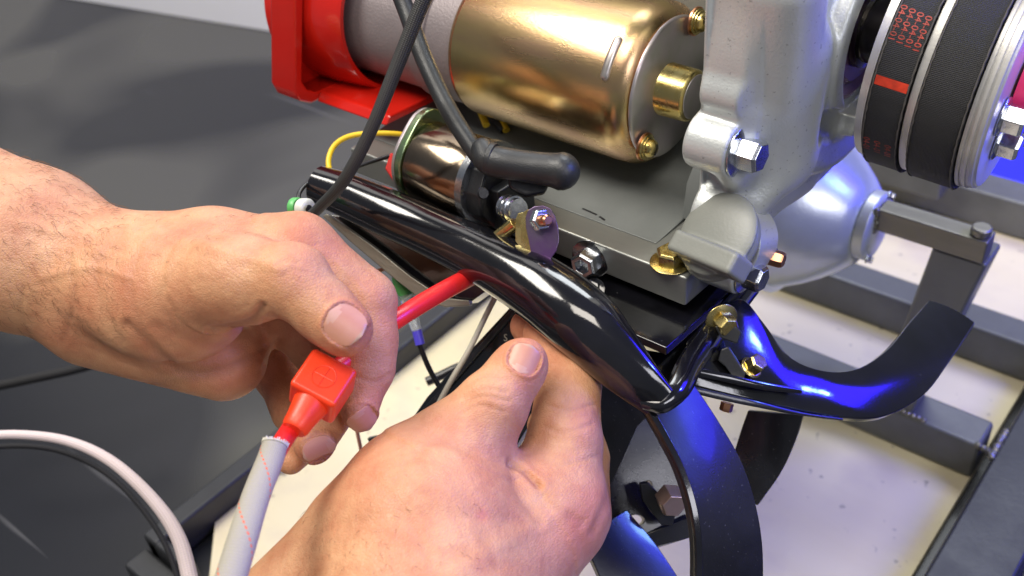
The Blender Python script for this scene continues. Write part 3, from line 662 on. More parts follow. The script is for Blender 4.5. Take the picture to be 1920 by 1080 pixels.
obj('plastic_cap', lathe([(SL + .3, R_ - 1.8), (SL + 8, R_ - 2.0), (SL + 9, R_ - 3)], FS, n=10), blackp, sol, bevel=.8)
obj('terminal_block', box((-15, -11, SL + 6), (5, 9, SL + 14), M=FS), blackp, sol, bevel=1)
bp_ = P(905, 362, 405); obj('rim_notch', lathe([(0, 2.4), (1.4, 2.0)], frame(bp_, M3 @ np.array([.35, .2, -1])), n=16), blackp, sol)
t0 = P(950, 388, 402); t1 = P(985, 398, 392); td = t1 - t0
obj('terminal_stud', lathe([(0, 5.2), (1.5, 5.2), (1.6, 4.4), (4, 4.4), (4.1, 5.4), (5.6, 5.4), (5.7, 4.6), (8, 4.6)], frame(t0, td), n=28), zinc, sol, sharp=30)
def lug(pts, d, sl, mat, par=sol): return pxpoly(pts, d, 1.0, mat, 'terminal_lug', par, sl, .2)
lug([(985, 408), (990, 394), (1002, 387), (1018, 385), (1032, 391), (1040, 404), (1046, 425), (1048, 450), (1043, 470), (1032, 486), (1018, 492), (1003, 486), (995, 470), (991, 450), (986, 428)], 387, (-.05, 0), irid2)
lug([(976, 410), (980, 398), (990, 392), (996, 400), (996, 470), (986, 474), (977, 462)], 389, (-.1, 0), goldb); lug([(966, 412), (971, 400), (980, 398), (984, 408), (983, 456), (975, 464), (966, 452)], 391.5, (-.1, 0), goldb)
obj('terminal_nut', hexhead(5.4, 4).__class__().add(tv(frame(P(1010, 412, 386), M3 @ np.array([.55, .05, -.84])), hexhead(4.6, 3).v), hexhead(4.6, 3).f), zinc, sol, bevel=.3)
obj('stud_tip', lathe([(0, 2.4), (3, 2.4), (5, 2.2), (5.6, 1.6)], frame(P(1012, 413, 385), M3 @ np.array([.55, .05, -.84])), n=20), copper, sol, sharp=30)
lugb = obj('lug_barrel', tube([P(925, 452, 404), P(968, 418, 395)], 2.8, n=16, smooth=0), goldb, sol, bevel=.3)
# ---- red blower shroud
shr = []
for t in np.linspace(0, 2*math.pi, 56, endpoint=False): shr.append((56 + 34.5 * math.cos(t), 311 + 34.5 * math.sin(t)))
ctr = (56, 311)
obj('blower_shroud', lathe_x([(0, 44), (30, 43), (48, 40.5), (50, 39.5), (50, 37.5), (44, 36.5), (6, 36)], 56, 313, -250, 72), redp, eng, sharp=50)
obj('shroud_plate', prism([(4, 290), (12, 282), (170, 270), (170, 430), (46, 430)], -239, -235, FX), redp, eng, bevel=2)
obj('shroud_edge', prism([(-4, 274), (4, 264), (150, 254), (150, 258.5), (8, 269), (1.5, 276), (1.5, 430), (-4, 430)], -252, -192, FX), redp, eng, bevel=1.5) if False else None
o = obj('shroud_edge', prism([(-2, 290), (0, 283), (6, 279), (150, 267), (150, 271), (11, 283), (6, 287), (4, 292), (46, 430), (39, 430)], -239, -221, FX), redp, eng, bevel=1.2); fixn(o)
o = obj('shroud_floor', prism([(9, 279), (150, 267.6), (150, 271.6), (13, 283)], -220.8, -171, FX), redp, eng, bevel=1.2); fixn(o)
bolt(eng, on(590, 128, 0, -247), AX, 6, 5, redp, 1.4, name='shroud_screw')
#@@PULLEY
# ------------------------------------------------------------------ pulley with belts
n_ = np.array([1, .05, -.08]); n_ /= np.linalg.norm(n_); pc = P(1701, 87, 390)
pul = empty('clutch_pulley', pc, 'pale metal clutch pulley holding two black belts at the top right', 'pulley')
FP = frame(pc, n_, (0, 0, 1))
obj('inner_rim', lathe([(-1.5, 18), (-1.5, 43.5), (1.5, 44), (2.2, 40), (15, 39)], FP, n=96), whitepl, pul, sharp=30)
obj('middle_rim', lathe([(15.5, 39), (16, 44.2), (18.6, 44.2), (19, 39)], FP, n=96), whitepl, pul, sharp=30)
obj('outer_rim', lathe([(36, 39), (36.4, 43.8), (37.6, 43.8), (37.8, 43), (38.6, 43), (38.8, 43.6), (39.8, 43.6), (40, 42.8), (40.8, 42.8), (41, 43.2), (42.2, 43.0), (42.6, 42)], FP, n=96), whitepl, pul, sharp=25)
obj('face_plate', lathe([(42.4, 42), (43.4, 41.6), (43.6, 40), (43.0, 16)], FP, n=96), lavm, pul, sharp=30)
for k, t in enumerate(np.radians([190, 235, 280, 145, 100])):
    c_ = tv(FP, [(24 * math.cos(t), 24 * math.sin(t), 43.6)])[0]; bolt(pul, c_, n_, 5.6, 7, zinc, 1.3)
obj('pink_cap', lathe([(44, 16), (52, 15), (60, 9)], FP, n=40), pinkm, pul, sharp=40)
def belt(label, z0, z1, printed):
    b = empty('drive_belt', pc + n_ * (z0 + z1) / 2, label, 'belt', 'drive belts on the clutch pulley')
    # belt path: hugs the pulley below and leaves straight upwards/backwards on both sides
    R = 45.2; path = []
    a0, a1 = math.radians(36), math.radians(290)
    A_ = np.linspace(a0, a1, 100); pts = [(R * math.cos(a), R * math.sin(a)) for a in A_]
    t0 = np.array([math.sin(a0), -math.cos(a0)]); t1 = np.array([-math.sin(a1), math.cos(a1)])
    pts = [tuple(np.array(pts[0]) + t0 * 150)] + pts + [tuple(np.array(pts[-1]) + t1 * 150)]
    mb = MB(); V = []; n = len(pts); L = np.r_[0, np.cumsum(np.linalg.norm(np.diff(pts, axis=0), axis=1))]
    P_ = np.array(pts); T_ = np.gradient(P_, axis=0); T_ /= np.linalg.norm(T_, axis=1)[:, None]; N_ = np.stack([T_[:, 1], -T_[:, 0]], 1)
    th = 2.6; sec = [(z0, -th), (z0 + .1, .0), (z0 + .8, .35), (z1 - .8, .35), (z1 - .1, .0), (z1, -th)]
    for i in range(n):
        for z_, o_ in sec:
            jag = .18 * math.sin(L[i] * 2.3 + z_) if o_ <= 0.01 and o_ > -1 else 0
            q = P_[i] + N_[i] * (o_ + jag); V.append((q[0], q[1], z_ + (jag if z_ > (z0 + z1) / 2 else -jag)))
    k = len(sec); f = []; uv = []
    for i in range(n - 1):
        for j in range(k):
            q = (j + 1) % k; f.append((i*k+j, i*k+q, (i+1)*k+q, (i+1)*k+j)); uv.append(((sec[j][0] * .012, L[i]), (sec[q][0] * .012, L[i]), (sec[q][0] * .012, L[i+1]), (sec[j][0] * .012, L[i+1])))
    o = obj('fabric_backing', mb.add(tv(FP, V), f, 0, uv), beltm, b, sharp=35); fixn(o)
    for zz in (z0 + .25, z1 - .25):     # frayed edge cord
        tp_ = [(P_[i][0] + N_[i][0] * .42, P_[i][1] + N_[i][1] * .42, zz + .12 * math.sin(i * 2.7)) for i in range(0, n)]
        obj('edge_cord', tube(tv(FP, tp_), [.22 + .1 * (i % 3 == 0) for i in range(n)], n=6, smooth=0), whitew if False else pbr('cord_thread', (.10, .09, .08), .7), b)
    return b, R
b1_, R1 = belt('black belt with red printed numbers and a red stripe, left of the two', 2.4, 15.4, True)
b2_, R2 = belt('plain black belt beside the outer rim, right of the two', 19.2, 35.8, False)
def textmesh(s, size):
    cu = bpy.data.curves.new('t', 'FONT'); cu.body = s; cu.size = size; cu.resolution_u = 3
    t = bpy.data.objects.new('t', cu); COL.objects.link(t); dg = bpy.context.evaluated_depsgraph_get(); ev = t.evaluated_get(dg)
    me = ev.to_mesh(); v = np.array([q.co[:2] for q in me.vertices]); f = [tuple(p.vertices) for p in me.polygons]; ev.to_mesh_clear(); bpy.data.objects.remove(t)
    return v, f
def wrap(v, ang0, z0, R):
    """text x runs along the belt (downwards on the visible side), text y across it"""
    a = ang0 + v[:, 0] / R; r = R + .42
    return tv(FP, np.stack([r * np.cos(a), r * np.sin(a), z0 + v[:, 1]], 1))
ANG_TOP = math.radians(112)
for row in range(4):
    v, f = textmesh('04-04-01', 3.5); v = v * [1, .95]
    v[:, 0] -= v[:, 0].max()
    o = obj('print', MB().add(wrap(v, math.radians(62) + row * .012, 2.9 + row * 3.05, R1), f), beltink, b1_); fixn(o)
for row in range(3):
    v, f = textmesh('04-01', 3.6); o = obj('print', MB().add(wrap(v, math.radians(112) + row * .01, 3.1 + row * 4.0, R1), f), beltink, b1_); fixn(o)
v = np.array([(x, y) for x in np.linspace(0, 3.4, 6) for y in (.7, 12.4)]); f = [(2*i, 2*i+1, 2*i+3, 2*i+2) for i in range(5)]
v[:, 0] += v[:, 1] * .03
o = obj('red_stripe', MB().add(wrap(v, math.radians(78), 2.4, R1), f), beltred, b1_); fixn(o)
#@@CABLES
# ------------------------------------------------------------------ cables and wires
def cable(name, pts, r, mat, label, cat='cable', **kw):
    o = obj(name, tube([P(*q) for q in pts], r, **kw), mat, sharp=60); return tag(o, label, cat)
cable('braided_cable', [(815, -40, 372), (790, 10, 376), (742, 130, 385), (695, 245, 394), (645, 338, 404), (600, 388, 416), (582, 405, 420)], [2.9, 2.9, 2.8, 2.6, 2.5, 2.3, 2.2], braid, 'thin black braided cable running down to the guard tube end', n=24, smooth=12)
o = empty('starter_cable', P(900, 300, 396), 'thick smooth black cable ending in a rubber boot over the solenoid', 'cable')
obj('cable_jacket', tube([P(*q) for q in [(738, -40, 420), (762, 20, 418), (795, 110, 412), (838, 200, 405), (880, 268, 400), (905, 302, 398)]], 3.7, n=28, smooth=10), rubber, o)
obj('rubber_boot', tube([P(*q) for q in [(905, 280, 396), (915, 298, 394), (935, 304, 392), (985, 312, 390), (1030, 318, 388), (1052, 321, 387)]], [4.6, 5.8, 6.1, 6.1, 6.5, 7.4], n=32, smooth=6, cap='round'), rubber, o)
obj('boot_collar', tube([P(915, 297, 393.6), P(926, 300, 393)], 6.6, n=32, smooth=0), rubber, o, bevel=.5)
obj('boot_foot', pxpoly([(955, 325), (1030, 345), (1020, 360), (985, 366), (960, 352)], 393, 8, blackp, 'boot_foot', o).data, None) if False else pxpoly([(950, 325), (1030, 345), (1022, 362), (985, 368), (955, 352)], 396, 8, blackp, 'boot_foot', o, bevel=1.2)
# red cable with connector and sleeve
rc = empty('red_battery_cable', P(700, 640, 355), 'red cable with an orange-red square connector pinched in the left fingers', 'cable')
obj('cable_jacket', tube([P(*q) for q in [(470, 960, 312), (515, 855, 325), (545, 805, 335), (605, 715, 352), (668, 664, 362), (704, 626, 366), (760, 588, 374), (820, 552, 390), (872, 524, 410), (940, 490, 440)]], [3.2, 3.2, 3.3, 3.4, 3.5, 3.6, 3.6, 3.7, 3.8, 3.8], n=28, smooth=10), redw, rc)
# connector body: rotated block with bevels
cx_ = P(665, 668, 345) - P(558, 735, 340); pa = P(605, 722, 341)
ydir = P(548, 808, 334) - P(640, 668, 352); ydir /= np.linalg.norm(ydir)     # down the cable
zdir = CAM - pa; zdir = M3 @ np.array([.06, -.22, -1.]); zdir -= ydir * ydir.dot(zdir); zdir /= np.linalg.norm(zdir)
xdir = np.cross(ydir, zdir)
MC = Matrix((Vector(xdir), Vector(ydir), Vector(zdir))).transposed().to_4x4(); MC.translation = Vector(pa)
co_ = obj('connector_body', box((-8.6, -8.2, -9), (8.6, 7.8, 6.5), M=MC), redpl, rc, bevel=1.7, bseg=4)
obj('connector_neck', lathe([(6, 6.3), (8, 6.2), (14, 5.0), (17.5, 4.6), (18.5, 3.9)], frame(pa - zdir * .8, ydir), n=32), redpl, rc, sharp=40)
mk = MB(); em = MC.copy()
ringp = [(4.0 * math.cos(t), 4.0 * math.sin(t), 6.5) for t in np.linspace(0, 2*math.pi, 33)]
mk = tube(tv(MC, ringp), .22, mk, n=6, smooth=0); mk = tube(tv(MC, [(-3.6, 0, 6.5), (3.6, 0, 6.5)]), .22, mk, n=6, smooth=0); mk = tube(tv(MC, [(0, -3.6, 6.5), (0, 3.6, 6.5)]), .22, mk, n=6, smooth=0)
obj('moulded_plus_mark', mk, redpl, rc)
sl = cable('cable_sleeve', [(516, 832, 326), (505, 866, 322), (480, 930, 312), (455, 1010, 302), (425, 1110, 292)], [4.1, 4.3, 4.4, 4.6, 4.7], sleevem, 'off-white woven sleeve with red dashed thread over the red cable', 'sleeve', n=64, smooth=12, flat=[.8, .8, .75, .75, .75], up=M3 @ np.array([0, 0, 1.]))
# frayed lip of the sleeve
mb = MB()
for k in range(60):
    t = 2 * math.pi * k / 60; ax_ = P(505, 866, 322) - P(516, 832, 326); ax_ /= np.linalg.norm(ax_); FF = np.array(frame(P(516, 832, 326), -ax_, M3 @ np.array([0, 0, 1.])))
    b_ = FF[:3, 3] + FF[:3, 0] * 3.5 * math.cos(t) + FF[:3, 1] * 4.15 * math.sin(t)
    tube([b_ - FF[:3, 2] * .5, b_ + FF[:3, 2] * rng.uniform(.2, 1.0) + rng.normal(0, .12, 3)], .2, mb, n=5, smooth=0)
fy = obj('frayed_edge', mb, whitew); fy.parent = sl; tag(fy, kind='stuff')
cable('woven_cord', [(-60, 818, 520), (40, 815, 520), (130, 828, 516), (210, 866, 508), (285, 935, 495), (335, 1010, 480), (362, 1110, 465)], [2.2, 2.3, 2.5, 2.8, 3.1, 3.5, 3.8], ropem, 'pale pink woven cord looping across the lower left corner', 'cord', n=24, smooth=12)
cable('dark_line', [(-60, 842, 560), (40, 836, 560), (120, 848, 560), (200, 888, 558), (265, 952, 550), (312, 1025, 540), (342, 1110, 530)], 1.5, pbr('matt_black', (.006, .006, .009), .8), 'dark line drawn as the shadow just beneath the pale woven cord', 'cable', n=14)  # thin dark tube put in for the shadow line under the cord
cable('dark_line', [(-60, 735, 700), (60, 710, 700), (150, 690, 705), (230, 665, 715)], 3.4, pbr('matt_black', (.008, .008, .010), .8), 'blurred black line on the dark floor left of the hand', 'cable', n=14)  # soft matt black line across the dark floor
cable('yellow_wire', [(622, 335, 455), (616, 300, 458), (632, 268, 462), (672, 252, 466), (745, 251, 470), (790, 262, 474)], 1.25, yellow, 'yellow wire arching above the left end of the guard tube', 'wire', n=12)
cable('black_wire', [(562, 388, 436), (562, 360, 440), (590, 335, 448), (640, 322, 456), (700, 302, 462), (760, 284, 468)], 1.0, blackw, 'thin black wire from the green ring terminal to the solenoid', 'wire', n=12)
rt = empty('ring_terminal', P(568, 390, 425), 'white and green ring end on the tip of the braided cable', 'terminal')
obj('white_bushing', lathe([(-2.6, 3.0), (-2, 4.2), (1.6, 4.4), (2.4, 3.6), (2.6, 2)], frame(P(572, 391, 426), M3 @ np.array([.8, .1, -.6])), n=28), pbr('milky_plastic', (.62, .64, .58), .35), rt, sharp=50)
obj('green_collar', lathe([(0, 3.8), (.8, 4.3), (3, 4.2), (3.4, 3.2)], frame(P(561, 389, 430), M3 @ np.array([-.8, -.05, .5])), n=28), greenp, rt, sharp=50)
obj('wire_hole', lathe([(0, 1.8), (.3, 1.7)], frame(P(579, 392, 422), M3 @ np.array([.8, .1, -.6])), n=20), blackp, rt)
cn = empty('inline_connector', P(780, 600, 470), 'small clear inline connector with green clip and black wire over the plywood', 'connector')
obj('green_clip', tube([P(*q) for q in [(742, 518, 470), (750, 535, 470), (765, 556, 470)]], [2.0, 3.2, 3.4], n=14), greenp, cn)
obj('clear_housing', tube([P(*q) for q in [(762, 553, 470), (772, 590, 470), (782, 620, 470)]], [3.6, 3.0, 2.4], n=18), clearm, cn)
obj('blue_band', tube([P(781, 618, 470), P(788, 646, 470)], 2.3, n=16, smooth=0), pbr('blue_plastic', (.10, .08, .75), .3), cn)
obj('wire_tail', tube([P(*q) for q in [(785, 640, 470), (798, 676, 472), (812, 705, 474), (826, 728, 476)]], 1.3, n=12), blackw, cn)
cable('white_wire', [(935, 545, 440), (912, 590, 440), (880, 655, 440), (845, 715, 440), (822, 758, 440), (800, 800, 440)], 1.25, whitew, 'thin off-white wire hanging below the guard tube onto the black post', 'wire', n=12)
cable('brown_wire', [(690, 513, 470), (715, 506, 470), (740, 497, 470)], 1.0, browns, 'short brown wire beside the left index knuckle', 'wire', n=10)
cable('dark_wire', [(668, 800, 520), (674, 830, 520), (682, 866, 520)], 1.0, browns, 'short dark wire end over the plywood below the left fingertips', 'wire', n=10)
cable('black_hose', [(800, 716, 560), (825, 705, 560), (862, 688, 560), (900, 680, 560)], 2.6, blackw, 'short black hose lying on the plywood beside the white wire', 'hose', n=14)
v_, f_ = textmesh('S', 1.0); v_ = v_ - v_.mean(0); cxy = np.mean([(765, 795), (800, 745), (960, 572), (1020, 560), (1040, 640), (990, 800), (930, 900), (860, 900), (800, 830)], axis=0)
vv_ = [P(948 + x * 17, 633 - y * 19, 455 - .15 * (948 + x * 17 - cxy[0]) + .05 * (633 - y * 19 - cxy[1]) - .5) for x, y in v_]
o = obj('print', MB().add(vv_, f_), whitew, sub); fixn(o)
tag(pxpoly([(688, 822), (705, 818), (722, 832), (712, 850), (700, 846)], 520, 5, blackp, 'black_clip', None), 'small black clip on the plywood between the two hands', 'clip')
tag(pxpoly([(722, 316), (732, 286), (750, 292), (744, 314), (750, 320), (740, 344)], 458, 1.5, redfl, 'red_tag', None), 'small red forked plastic tag left of the solenoid flange', 'tag')
cable('yellow_wire', [(770, 364, 470), (790, 368, 470), (812, 378, 470)], 1.8, yellow, 'short yellow wire piece showing under the solenoid', 'wire', n=10)
cable('yellow_wire', [(890, 180, 490), (900, 205, 490), (912, 235, 485)], 1.8, yellow, 'left one of two yellow wire ends glimpsed under the gold starter motor', 'wire', n=10)
cable('yellow_wire', [(925, 205, 490), (938, 225, 488), (950, 245, 485)], 1.8, yellow, 'right one of two yellow wire ends glimpsed under the gold starter motor', 'wire', n=10)
cable('black_wire', [(905, 190, 492), (925, 215, 490), (945, 245, 486)], 2.2, blackw, 'black wire glimpsed between starter motor and solenoid', 'wire', n=10)
st = pxpoly([(996, 560), (1006, 560), (1004, 640), (994, 640)], 404, 1, pbr('cream_strip', (.72, .66, .50), .4), 'cream_strip', None); tag(st, 'narrow cream strip held above the right thumb tip', 'strip')
#@@HANDS
# ------------------------------------------------------------------ person: two hands
per = empty('person', P(500, 700, 380), 'two bare hands, one pinching the red connector, one reaching under the black tube', 'person')
def pip(pts, poly_pts): pass
def segdist(p, a, b):
    a = np.array(a, float); b = np.array(b, float); d = b - a
    t = np.clip(((p - a) @ d) / d.dot(d), 0, 1); return np.linalg.norm(p - a - t[:, None] * d, axis=1)
def build_hand(name, palm, fingers, creases, red, dark, nails, lo_hi, h=.75, kp=9, extra_relax=3, hairs=None):
    lo, hi = lo_hi; g = SDF(lo, hi, h)
    def prim(G, q, k):
        if q[0] == 'c': G.cone(P(*q[1]), P(*q[2]), q[3] * q[1][2] / F, q[4] * q[2][2] / F, k)
        else:   # ellipsoid: centre, image angle, (along, across, depth) radii in px
            c = P(*q[1]); a = math.radians(q[2]); sc = q[1][2] / F
            ML = np.array([M3 @ np.array([math.cos(a), math.sin(a), q[4] if len(q) > 4 else 0]), M3 @ np.array([-math.sin(a), math.cos(a), 0]), M3 @ np.array([0, 0, 1.])])
            ML[0] /= np.linalg.norm(ML[0]); ML[2] = np.cross(ML[0], ML[1])
            G.ell(c, ML, np.array(q[3]) * sc, k)
    for q in palm: prim(g, q, kp)
    base = g.g.copy(); out = None
    for fg in fingers:
        G = SDF.__new__(SDF); G.lo, G.h, G.n = g.lo, g.h, g.n; G.g = np.full(g.n, 50., np.float32)
        for q in fg['p']: prim(G, q, fg.get('k', 3))
        kk = fg.get('kp', 6); a_, d = base, G.g; hh = np.maximum(kk - np.abs(a_ - d), 0) / kk; r = np.minimum(a_, d) - hh * hh * kk / 4
        if out is None: out = r
        else:
            kk = 1.2; hh = np.maximum(kk - np.abs(out - r), 0) / kk; out = np.minimum(out, r) - hh * hh * kk / 4 * (np.abs(out - base) > .01)
    g.g = out if out is not None else base
    V, Fq = g.mesh(); V = relax(V, Fq, extra_relax); N = vnormals(V, Fq)
    pr = proj(V); face = np.einsum('ij,ij->i', N, CAM - V) > 0
    disp = np.zeros(len(V)); tr = np.zeros(len(V)); td_ = np.zeros(len(V))
    for c in creases:
        pts, wd, dp = c[0], c[1], c[2]; cen = crom(np.array(pts, float), 6)
        dmin = np.full(len(V), 1e9)
        for i in range(len(cen) - 1): dmin = np.minimum(dmin, segdist(pr, cen[i], cen[i+1]))
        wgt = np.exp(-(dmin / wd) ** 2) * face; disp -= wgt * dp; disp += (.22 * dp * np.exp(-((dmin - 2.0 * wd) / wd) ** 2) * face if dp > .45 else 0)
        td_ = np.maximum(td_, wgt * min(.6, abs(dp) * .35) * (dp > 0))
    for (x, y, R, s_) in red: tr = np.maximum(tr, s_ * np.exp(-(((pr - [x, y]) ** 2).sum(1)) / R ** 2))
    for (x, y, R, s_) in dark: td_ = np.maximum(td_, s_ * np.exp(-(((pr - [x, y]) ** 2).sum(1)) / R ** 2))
    nob = []
    for nl in nails:
        # nail: pixel centre, direction of the finger in the image, tilt of the plate normal, size in mm
        ctr_px, dirpx, nrm, wmm, lmm = nl
        m_ = face & (np.linalg.norm(pr - ctr_px, axis=1) < 14)
        if m_.sum() < 3: print('nail missed', ctr_px); continue
        dcam = ((V[m_] - CAM) @ M3)[:, 2]; ctr = V[m_][dcam < dcam.min() + 4].mean(0)
        n_ = N[m_][dcam < dcam.min() + 4].mean(0); n_ = n_ / np.linalg.norm(n_)
        if nrm is not None: n_ = n_ * .6 + (M3 @ np.array(nrm, float)) * .4
        n_ /= np.linalg.norm(n_)
        d_ = M3 @ np.array([dirpx[0], dirpx[1], dirpx[2] if len(dirpx) > 2 else 0.]); d_ -= n_ * n_.dot(d_); d_ /= np.linalg.norm(d_); s_ = np.cross(n_, d_)
        L_ = V - ctr; lx = L_ @ s_; ly = L_ @ d_; lz = L_ @ n_
        R_n = wmm * .72
        rr = (np.abs(lx) / (wmm / 2)) ** 2.6 + (np.abs(ly) / (lmm / 2)) ** 2.6
        near = (np.abs(lz) < 5) & (N @ n_ > .25)
        # press skin into a nail bed, raise folds at sides and base
        surf = R_n * (np.sqrt(np.maximum(1 - (lx / R_n) ** 2, 0.05)) - 1)
        ins_ = near & (rr < 1.0); V[ins_] -= n_[None] * ((lz - surf + .55)[ins_] * (1 - .15 * rr[ins_]))[:, None]
        disp += np.where(near & (rr >= 1.0) & (ly < lmm * .45), .55 * np.exp(-((rr - 1.25) / .5) ** 2), 0)
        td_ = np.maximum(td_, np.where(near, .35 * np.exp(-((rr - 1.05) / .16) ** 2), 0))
        tr = np.maximum(tr, np.where(near, .35 * np.exp(-((rr - 1.3) / .7) ** 2), 0))
        us = np.linspace(-1, 1, 15); vs = np.linspace(-1, 1, 13); vv = []; 
        for v_ in vs:
            hw = (1 - min(abs(v_), .999) ** 2.6) ** (1 / 2.6)
            for u_ in us:
                x = u_ * hw * wmm / 2 * .98; z = R_n * (math.sqrt(max(1 - (x / R_n) ** 2, 0)) - 1) - .28 * v_ ** 2 * (v_ > 0) - .10
                vv.append(ctr + s_ * x + d_ * (v_ * lmm / 2) + n_ * z)
        nu = len(us); ff = [(j*nu+i, j*nu+i+1, (j+1)*nu+i+1, (j+1)*nu+i) for j in range(len(vs)-1) for i in range(nu-1)]
        vv = np.array(vv); k = len(vv); top = [tuple(q) for q in ff]; bot = [tuple(np.array(q[::-1]) + k) for q in ff]
        rim = [(i, i+1, i+1+k, i+k) for i in range(nu-1)]; Lr = (len(vs)-1)*nu; rim += [(Lr+i+1, Lr+i, Lr+i+k, Lr+i+1+k) for i in range(nu-1)]
        rim += [((j+1)*nu, j*nu, j*nu+k, (j+1)*nu+k) for j in range(len(vs)-1)] + [(j*nu+nu-1, (j+1)*nu+nu-1, (j+1)*nu+nu-1+k, j*nu+nu-1+k) for j in range(len(vs)-1)]
        nm = MB().add(np.vstack([vv, vv - n_ * .55]), top + bot + rim)
        for q_, (j_, i_) in enumerate([(j, i) for j in range(len(vs)-1) for i in range(nu-1)]):
            vm = (vs[j_] + vs[j_+1]) / 2; um = (us[i_] + us[i_+1]) / 2
            if vm > .80: nm.m[q_] = 1
            elif vm < -.62 + -.0 - .5 * um * um + .12: nm.m[q_] = 2
        nob.append(nm)
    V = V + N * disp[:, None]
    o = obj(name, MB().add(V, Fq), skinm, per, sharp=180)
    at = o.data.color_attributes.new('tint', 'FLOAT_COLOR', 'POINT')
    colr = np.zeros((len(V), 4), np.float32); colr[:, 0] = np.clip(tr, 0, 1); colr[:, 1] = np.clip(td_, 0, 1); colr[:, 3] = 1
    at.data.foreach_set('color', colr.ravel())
    for mb in nob: x = obj('fingernail', mb, [nailm, nailt, nailc], o, sharp=60); fixn(x)
    if hairs:
        mb = MB(); cnt = 0; idx = np.where(face)[0]
        for (poly, num, dr, ln) in hairs:
            (x0, y0, x1, y1) = poly; m_ = idx[(pr[idx, 0] > x0) & (pr[idx, 0] < x1) & (pr[idx, 1] > y0) & (pr[idx, 1] < y1)]
            if len(m_) == 0: continue
            for i in rng.choice(m_, num):
                a_ = math.atan2(dr[1], dr[0]) + rng.normal(0, .45); t_ = M3 @ np.array([math.cos(a_), math.sin(a_), 0]); l_ = ln * rng.uniform(.5, 1.3)
                t_ -= N[i] * N[i].dot(t_); t_ /= np.linalg.norm(t_) + 1e-6; cv = np.cross(t_, N[i]) * rng.normal(0, .25)
                pts = [V[i] - N[i] * .2, V[i] + (t_ * .45 + N[i] * .22 + cv * .1) * l_, V[i] + (t_ * .95 + N[i] * .12 + cv * .5) * l_]
                tube(pts, [.05, .045, .02], mb, n=3, smooth=3)
        if mb.n: tag(obj('arm_hair', mb, hairm, o), kind='stuff')
    return o
Lp = [
 ('c', (-160, 395, 400), (60, 470, 392), 175, 150), ('c', (60, 470, 392), (175, 520, 385), 150, 122),
 ('c', (175, 505, 385), (400, 478, 372), 112, 82), ('c', (400, 478, 372), (560, 470, 366), 80, 66),     # radial edge / index metacarpal
 ('e', (300, 560, 366), 12, (165, 118, 95)),                                                             # thenar
 ('c', (180, 590, 390), (420, 672, 392), 100, 80), ('c', (400, 610, 412), (600, 560, 400), 66, 56),      # hypothenar, palm
 ('c', (330, 540, 360), (455, 525, 345), 92, 76),
]
Lf = [
 {'p': [('c', (440, 522, 346), (548, 528, 336), 76, 66), ('c', (548, 528, 336), (646, 616, 332), 66, 54), ('e', (612, 588, 334), 42, (74, 56, 44)), ('e', (548, 518, 336), 20, (70, 62, 58))], 'kp': 9, 'k': 3},
 {'p': [('c', (560, 470, 366), (685, 565, 368), 68, 58), ('c', (685, 565, 368), (688, 690, 366), 56, 52), ('c', (688, 690, 366), (674, 768, 360), 48, 36), ('e', (686, 632, 366), 80, (70, 60, 50))], 'kp': 6},
 {'p': [('c', (560, 520, 385), (660, 620, 388), 62, 56), ('c', (660, 620, 388), (640, 740, 380), 54, 48), ('c', (640, 740, 380), (588, 832, 364), 46, 38)], 'kp': 5},
 {'p': [('c', (520, 560, 400), (620, 680, 404), 58, 52), ('c', (620, 680, 404), (600, 800, 392), 50, 44), ('c', (600, 800, 392), (545, 862, 374), 40, 28)], 'kp': 5},
 {'p': [('c', (450, 620, 420), (525, 705, 425), 54, 46), ('c', (525, 705, 425), (545, 775, 412), 42, 36)], 'kp': 6},
]
Lcr = [
 ([(180, 470), (300, 440), (420, 470), (520, 500)], 13, -.6), ([(40, 420), (150, 440), (250, 430)], 9, -.5), ([(80, 520), (170, 500), (240, 520)], 8, -.4), ([(600, 470), (640, 500), (680, 545)], 7, -.3),
 ([(492, 575), (470, 600), (430, 612), (395, 618)], 7, 1.0), ([(440, 650), (360, 640), (290, 610)], 10, .35),
 
 
 ([(520, 500), (535, 488), (560, 492)], 4, .28), ([(528, 520), (548, 506), (572, 510)], 4, .22),
 ([(230, 440), (180, 500), (190, 570), (230, 640)], 9, .35), ([(260, 470), (245, 540), (270, 620), (320, 680)], 8, .3), ([(330, 500), (300, 560), (330, 620)], 8, .25),
 ([(120, 640), (140, 560), (130, 480)], 7, .3), ([(60, 640), (40, 590), (45, 540)], 6, .25),
 ([(210, 735), (330, 715), (430, 700)], 10, .5), ([(655, 700), (700, 716), (735, 700)], 5, .3), ([(300, 420), (340, 440), (400, 446)], 9, .25),
 ([(240, 610), (330, 690), (420, 690), (520, 640)], 9, .7),
]
Lred = [(620, 460, 35, .4), (730, 600, 45, .4), (440, 700, 90, .35), (250, 560, 70, .25), (130, 600, 70, .25), (560, 500, 40, .25), (560, 440, 60, .35), (640, 640, 60, .45), (690, 780, 60, .4), (600, 850, 60, .4), (300, 620, 90, .25), (420, 420, 60, .2), (700, 560, 50, .3), (500, 700, 80, .3), (740, 620, 60, .2)]
Lnails = [((648, 607), (.70, .62, .25), (.15, -.15, -1), 12.8, 13.0), ((682, 790), (.45, .60, -.3), (.7, .5, -.8), 10.5, 11), ((600, 846), (-.85, .45, -.2), (.25, .85, -.7), 10, 12)]
lo = P(300, 560, 380) - [125, 95, 95]; hi = P(300, 560, 380) + [105, 105, 90]
lhand = build_hand('left_hand', Lp, Lf, Lcr, Lred, [(480, 680, 60, .15)], Lnails, (lo, hi), hairs=[((0, 240, 230, 620), 420, (.7, .55), 4.5), ((150, 380, 480, 520), 50, (.9, .3), 3.0)])
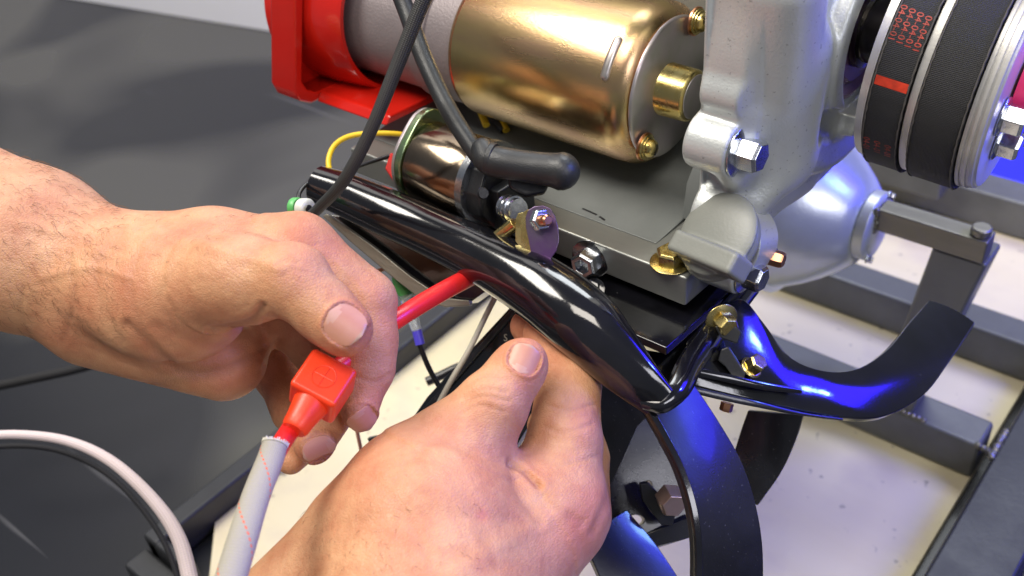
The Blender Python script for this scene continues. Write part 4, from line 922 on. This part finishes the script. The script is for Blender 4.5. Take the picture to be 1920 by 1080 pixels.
Rp = [
 ('c', (800, 1210, 330), (800, 1010, 345), 250, 190), ('c', (700, 1050, 345), (770, 910, 355), 130, 105), ('c', (900, 1100, 345), (1000, 980, 360), 150, 110),
 ('c', (770, 940, 352), (845, 850, 358), 112, 84), ('c', (980, 1010, 360), (1040, 960, 366), 105, 92), ('c', (840, 960, 356), (960, 950, 362), 100, 90),
 ('c', (560, 1180, 345), (660, 1010, 350), 150, 96),
]
Rf = [
 {'p': [('c', (845, 862, 356), (922, 762, 358), 84, 68), ('c', (922, 762, 358), (976, 688, 362), 66, 47), ('e', (966, 698, 361), -52, (70, 53, 44))], 'kp': 10, 'k': 3},
 {'p': [('c', (1040, 960, 366), (1058, 832, 374), 90, 70), ('c', (1058, 832, 374), (1066, 720, 386), 70, 60), ('c', (1066, 720, 386), (1022, 628, 402), 58, 42)], 'kp': 9, 'k': 3},
 {'p': [('c', (1075, 965, 380), (1085, 860, 396), 72, 56), ('c', (1085, 860, 396), (1060, 700, 412), 54, 46), ('c', (1060, 700, 412), (990, 612, 414), 44, 34)], 'kp': 5},
 {'p': [('c', (1070, 990, 396), (1080, 900, 416), 66, 52), ('c', (1080, 900, 416), (1030, 800, 428), 50, 42)], 'kp': 5},
]
Rcr = [
 ([(600, 1020), (720, 940), (800, 900)], 13, -.25), ([(860, 1070), (960, 1010), (1050, 960)], 18, -.5),
 ([(885, 715), (915, 705), (950, 712)], 4, .3), ([(1030, 760), (1070, 768), (1115, 758)], 4, .3),
 ([(958, 868), (985, 885), (1010, 910)], 6, 1.2), ([(955, 860), (970, 920), (1010, 980)], 9, .6), ([(1000, 880), (1030, 940), (1090, 980)], 10, .35),
 ([(870, 745), (905, 728), (950, 735)], 4, .38), ([(866, 758), (905, 742), (955, 752)], 4, .38), ([(862, 775), (900, 760), (945, 772)], 4, .26),
 ([(1020, 800), (1060, 810), (1110, 795)], 5, .3), ([(1022, 860), (1060, 870), (1120, 855)], 5, .25),
 ([(760, 870), (820, 830), (880, 850)], 9, .25), ([(1150, 870), (1140, 930), (1110, 1000)], 7, .5), ([(700, 900), (760, 960), (800, 1040)], 12, .25), ([(850, 900), (900, 980), (930, 1060)], 12, .25),
]
Rred = [(700, 880, 80, .3), (830, 800, 50, .35), (1100, 780, 40, .3), (1120, 930, 50, .45), (760, 1020, 80, .25), (985, 650, 55, .45), (1080, 1000, 60, .55), (905, 965, 16, .6), (890, 900, 90, .25), (1090, 920, 60, .2), (1000, 880, 40, .3), (860, 760, 50, .15), (960, 600, 50, .5), (990, 690, 40, .3)]
Rnails = [((984, 672), (.40, -.85, .25), (.12, -.1, -1), 11.2, 10.8)]
lo = P(850, 900, 375) - [120, 100, 110]; hi = P(850, 900, 375) + [95, 110, 95]
rhand = build_hand('right_hand', Rp, Rf, Rcr, Rred, [], Rnails, (lo, hi), hairs=[((560, 940, 900, 1080), 60, (.5, .8), 2.5)])
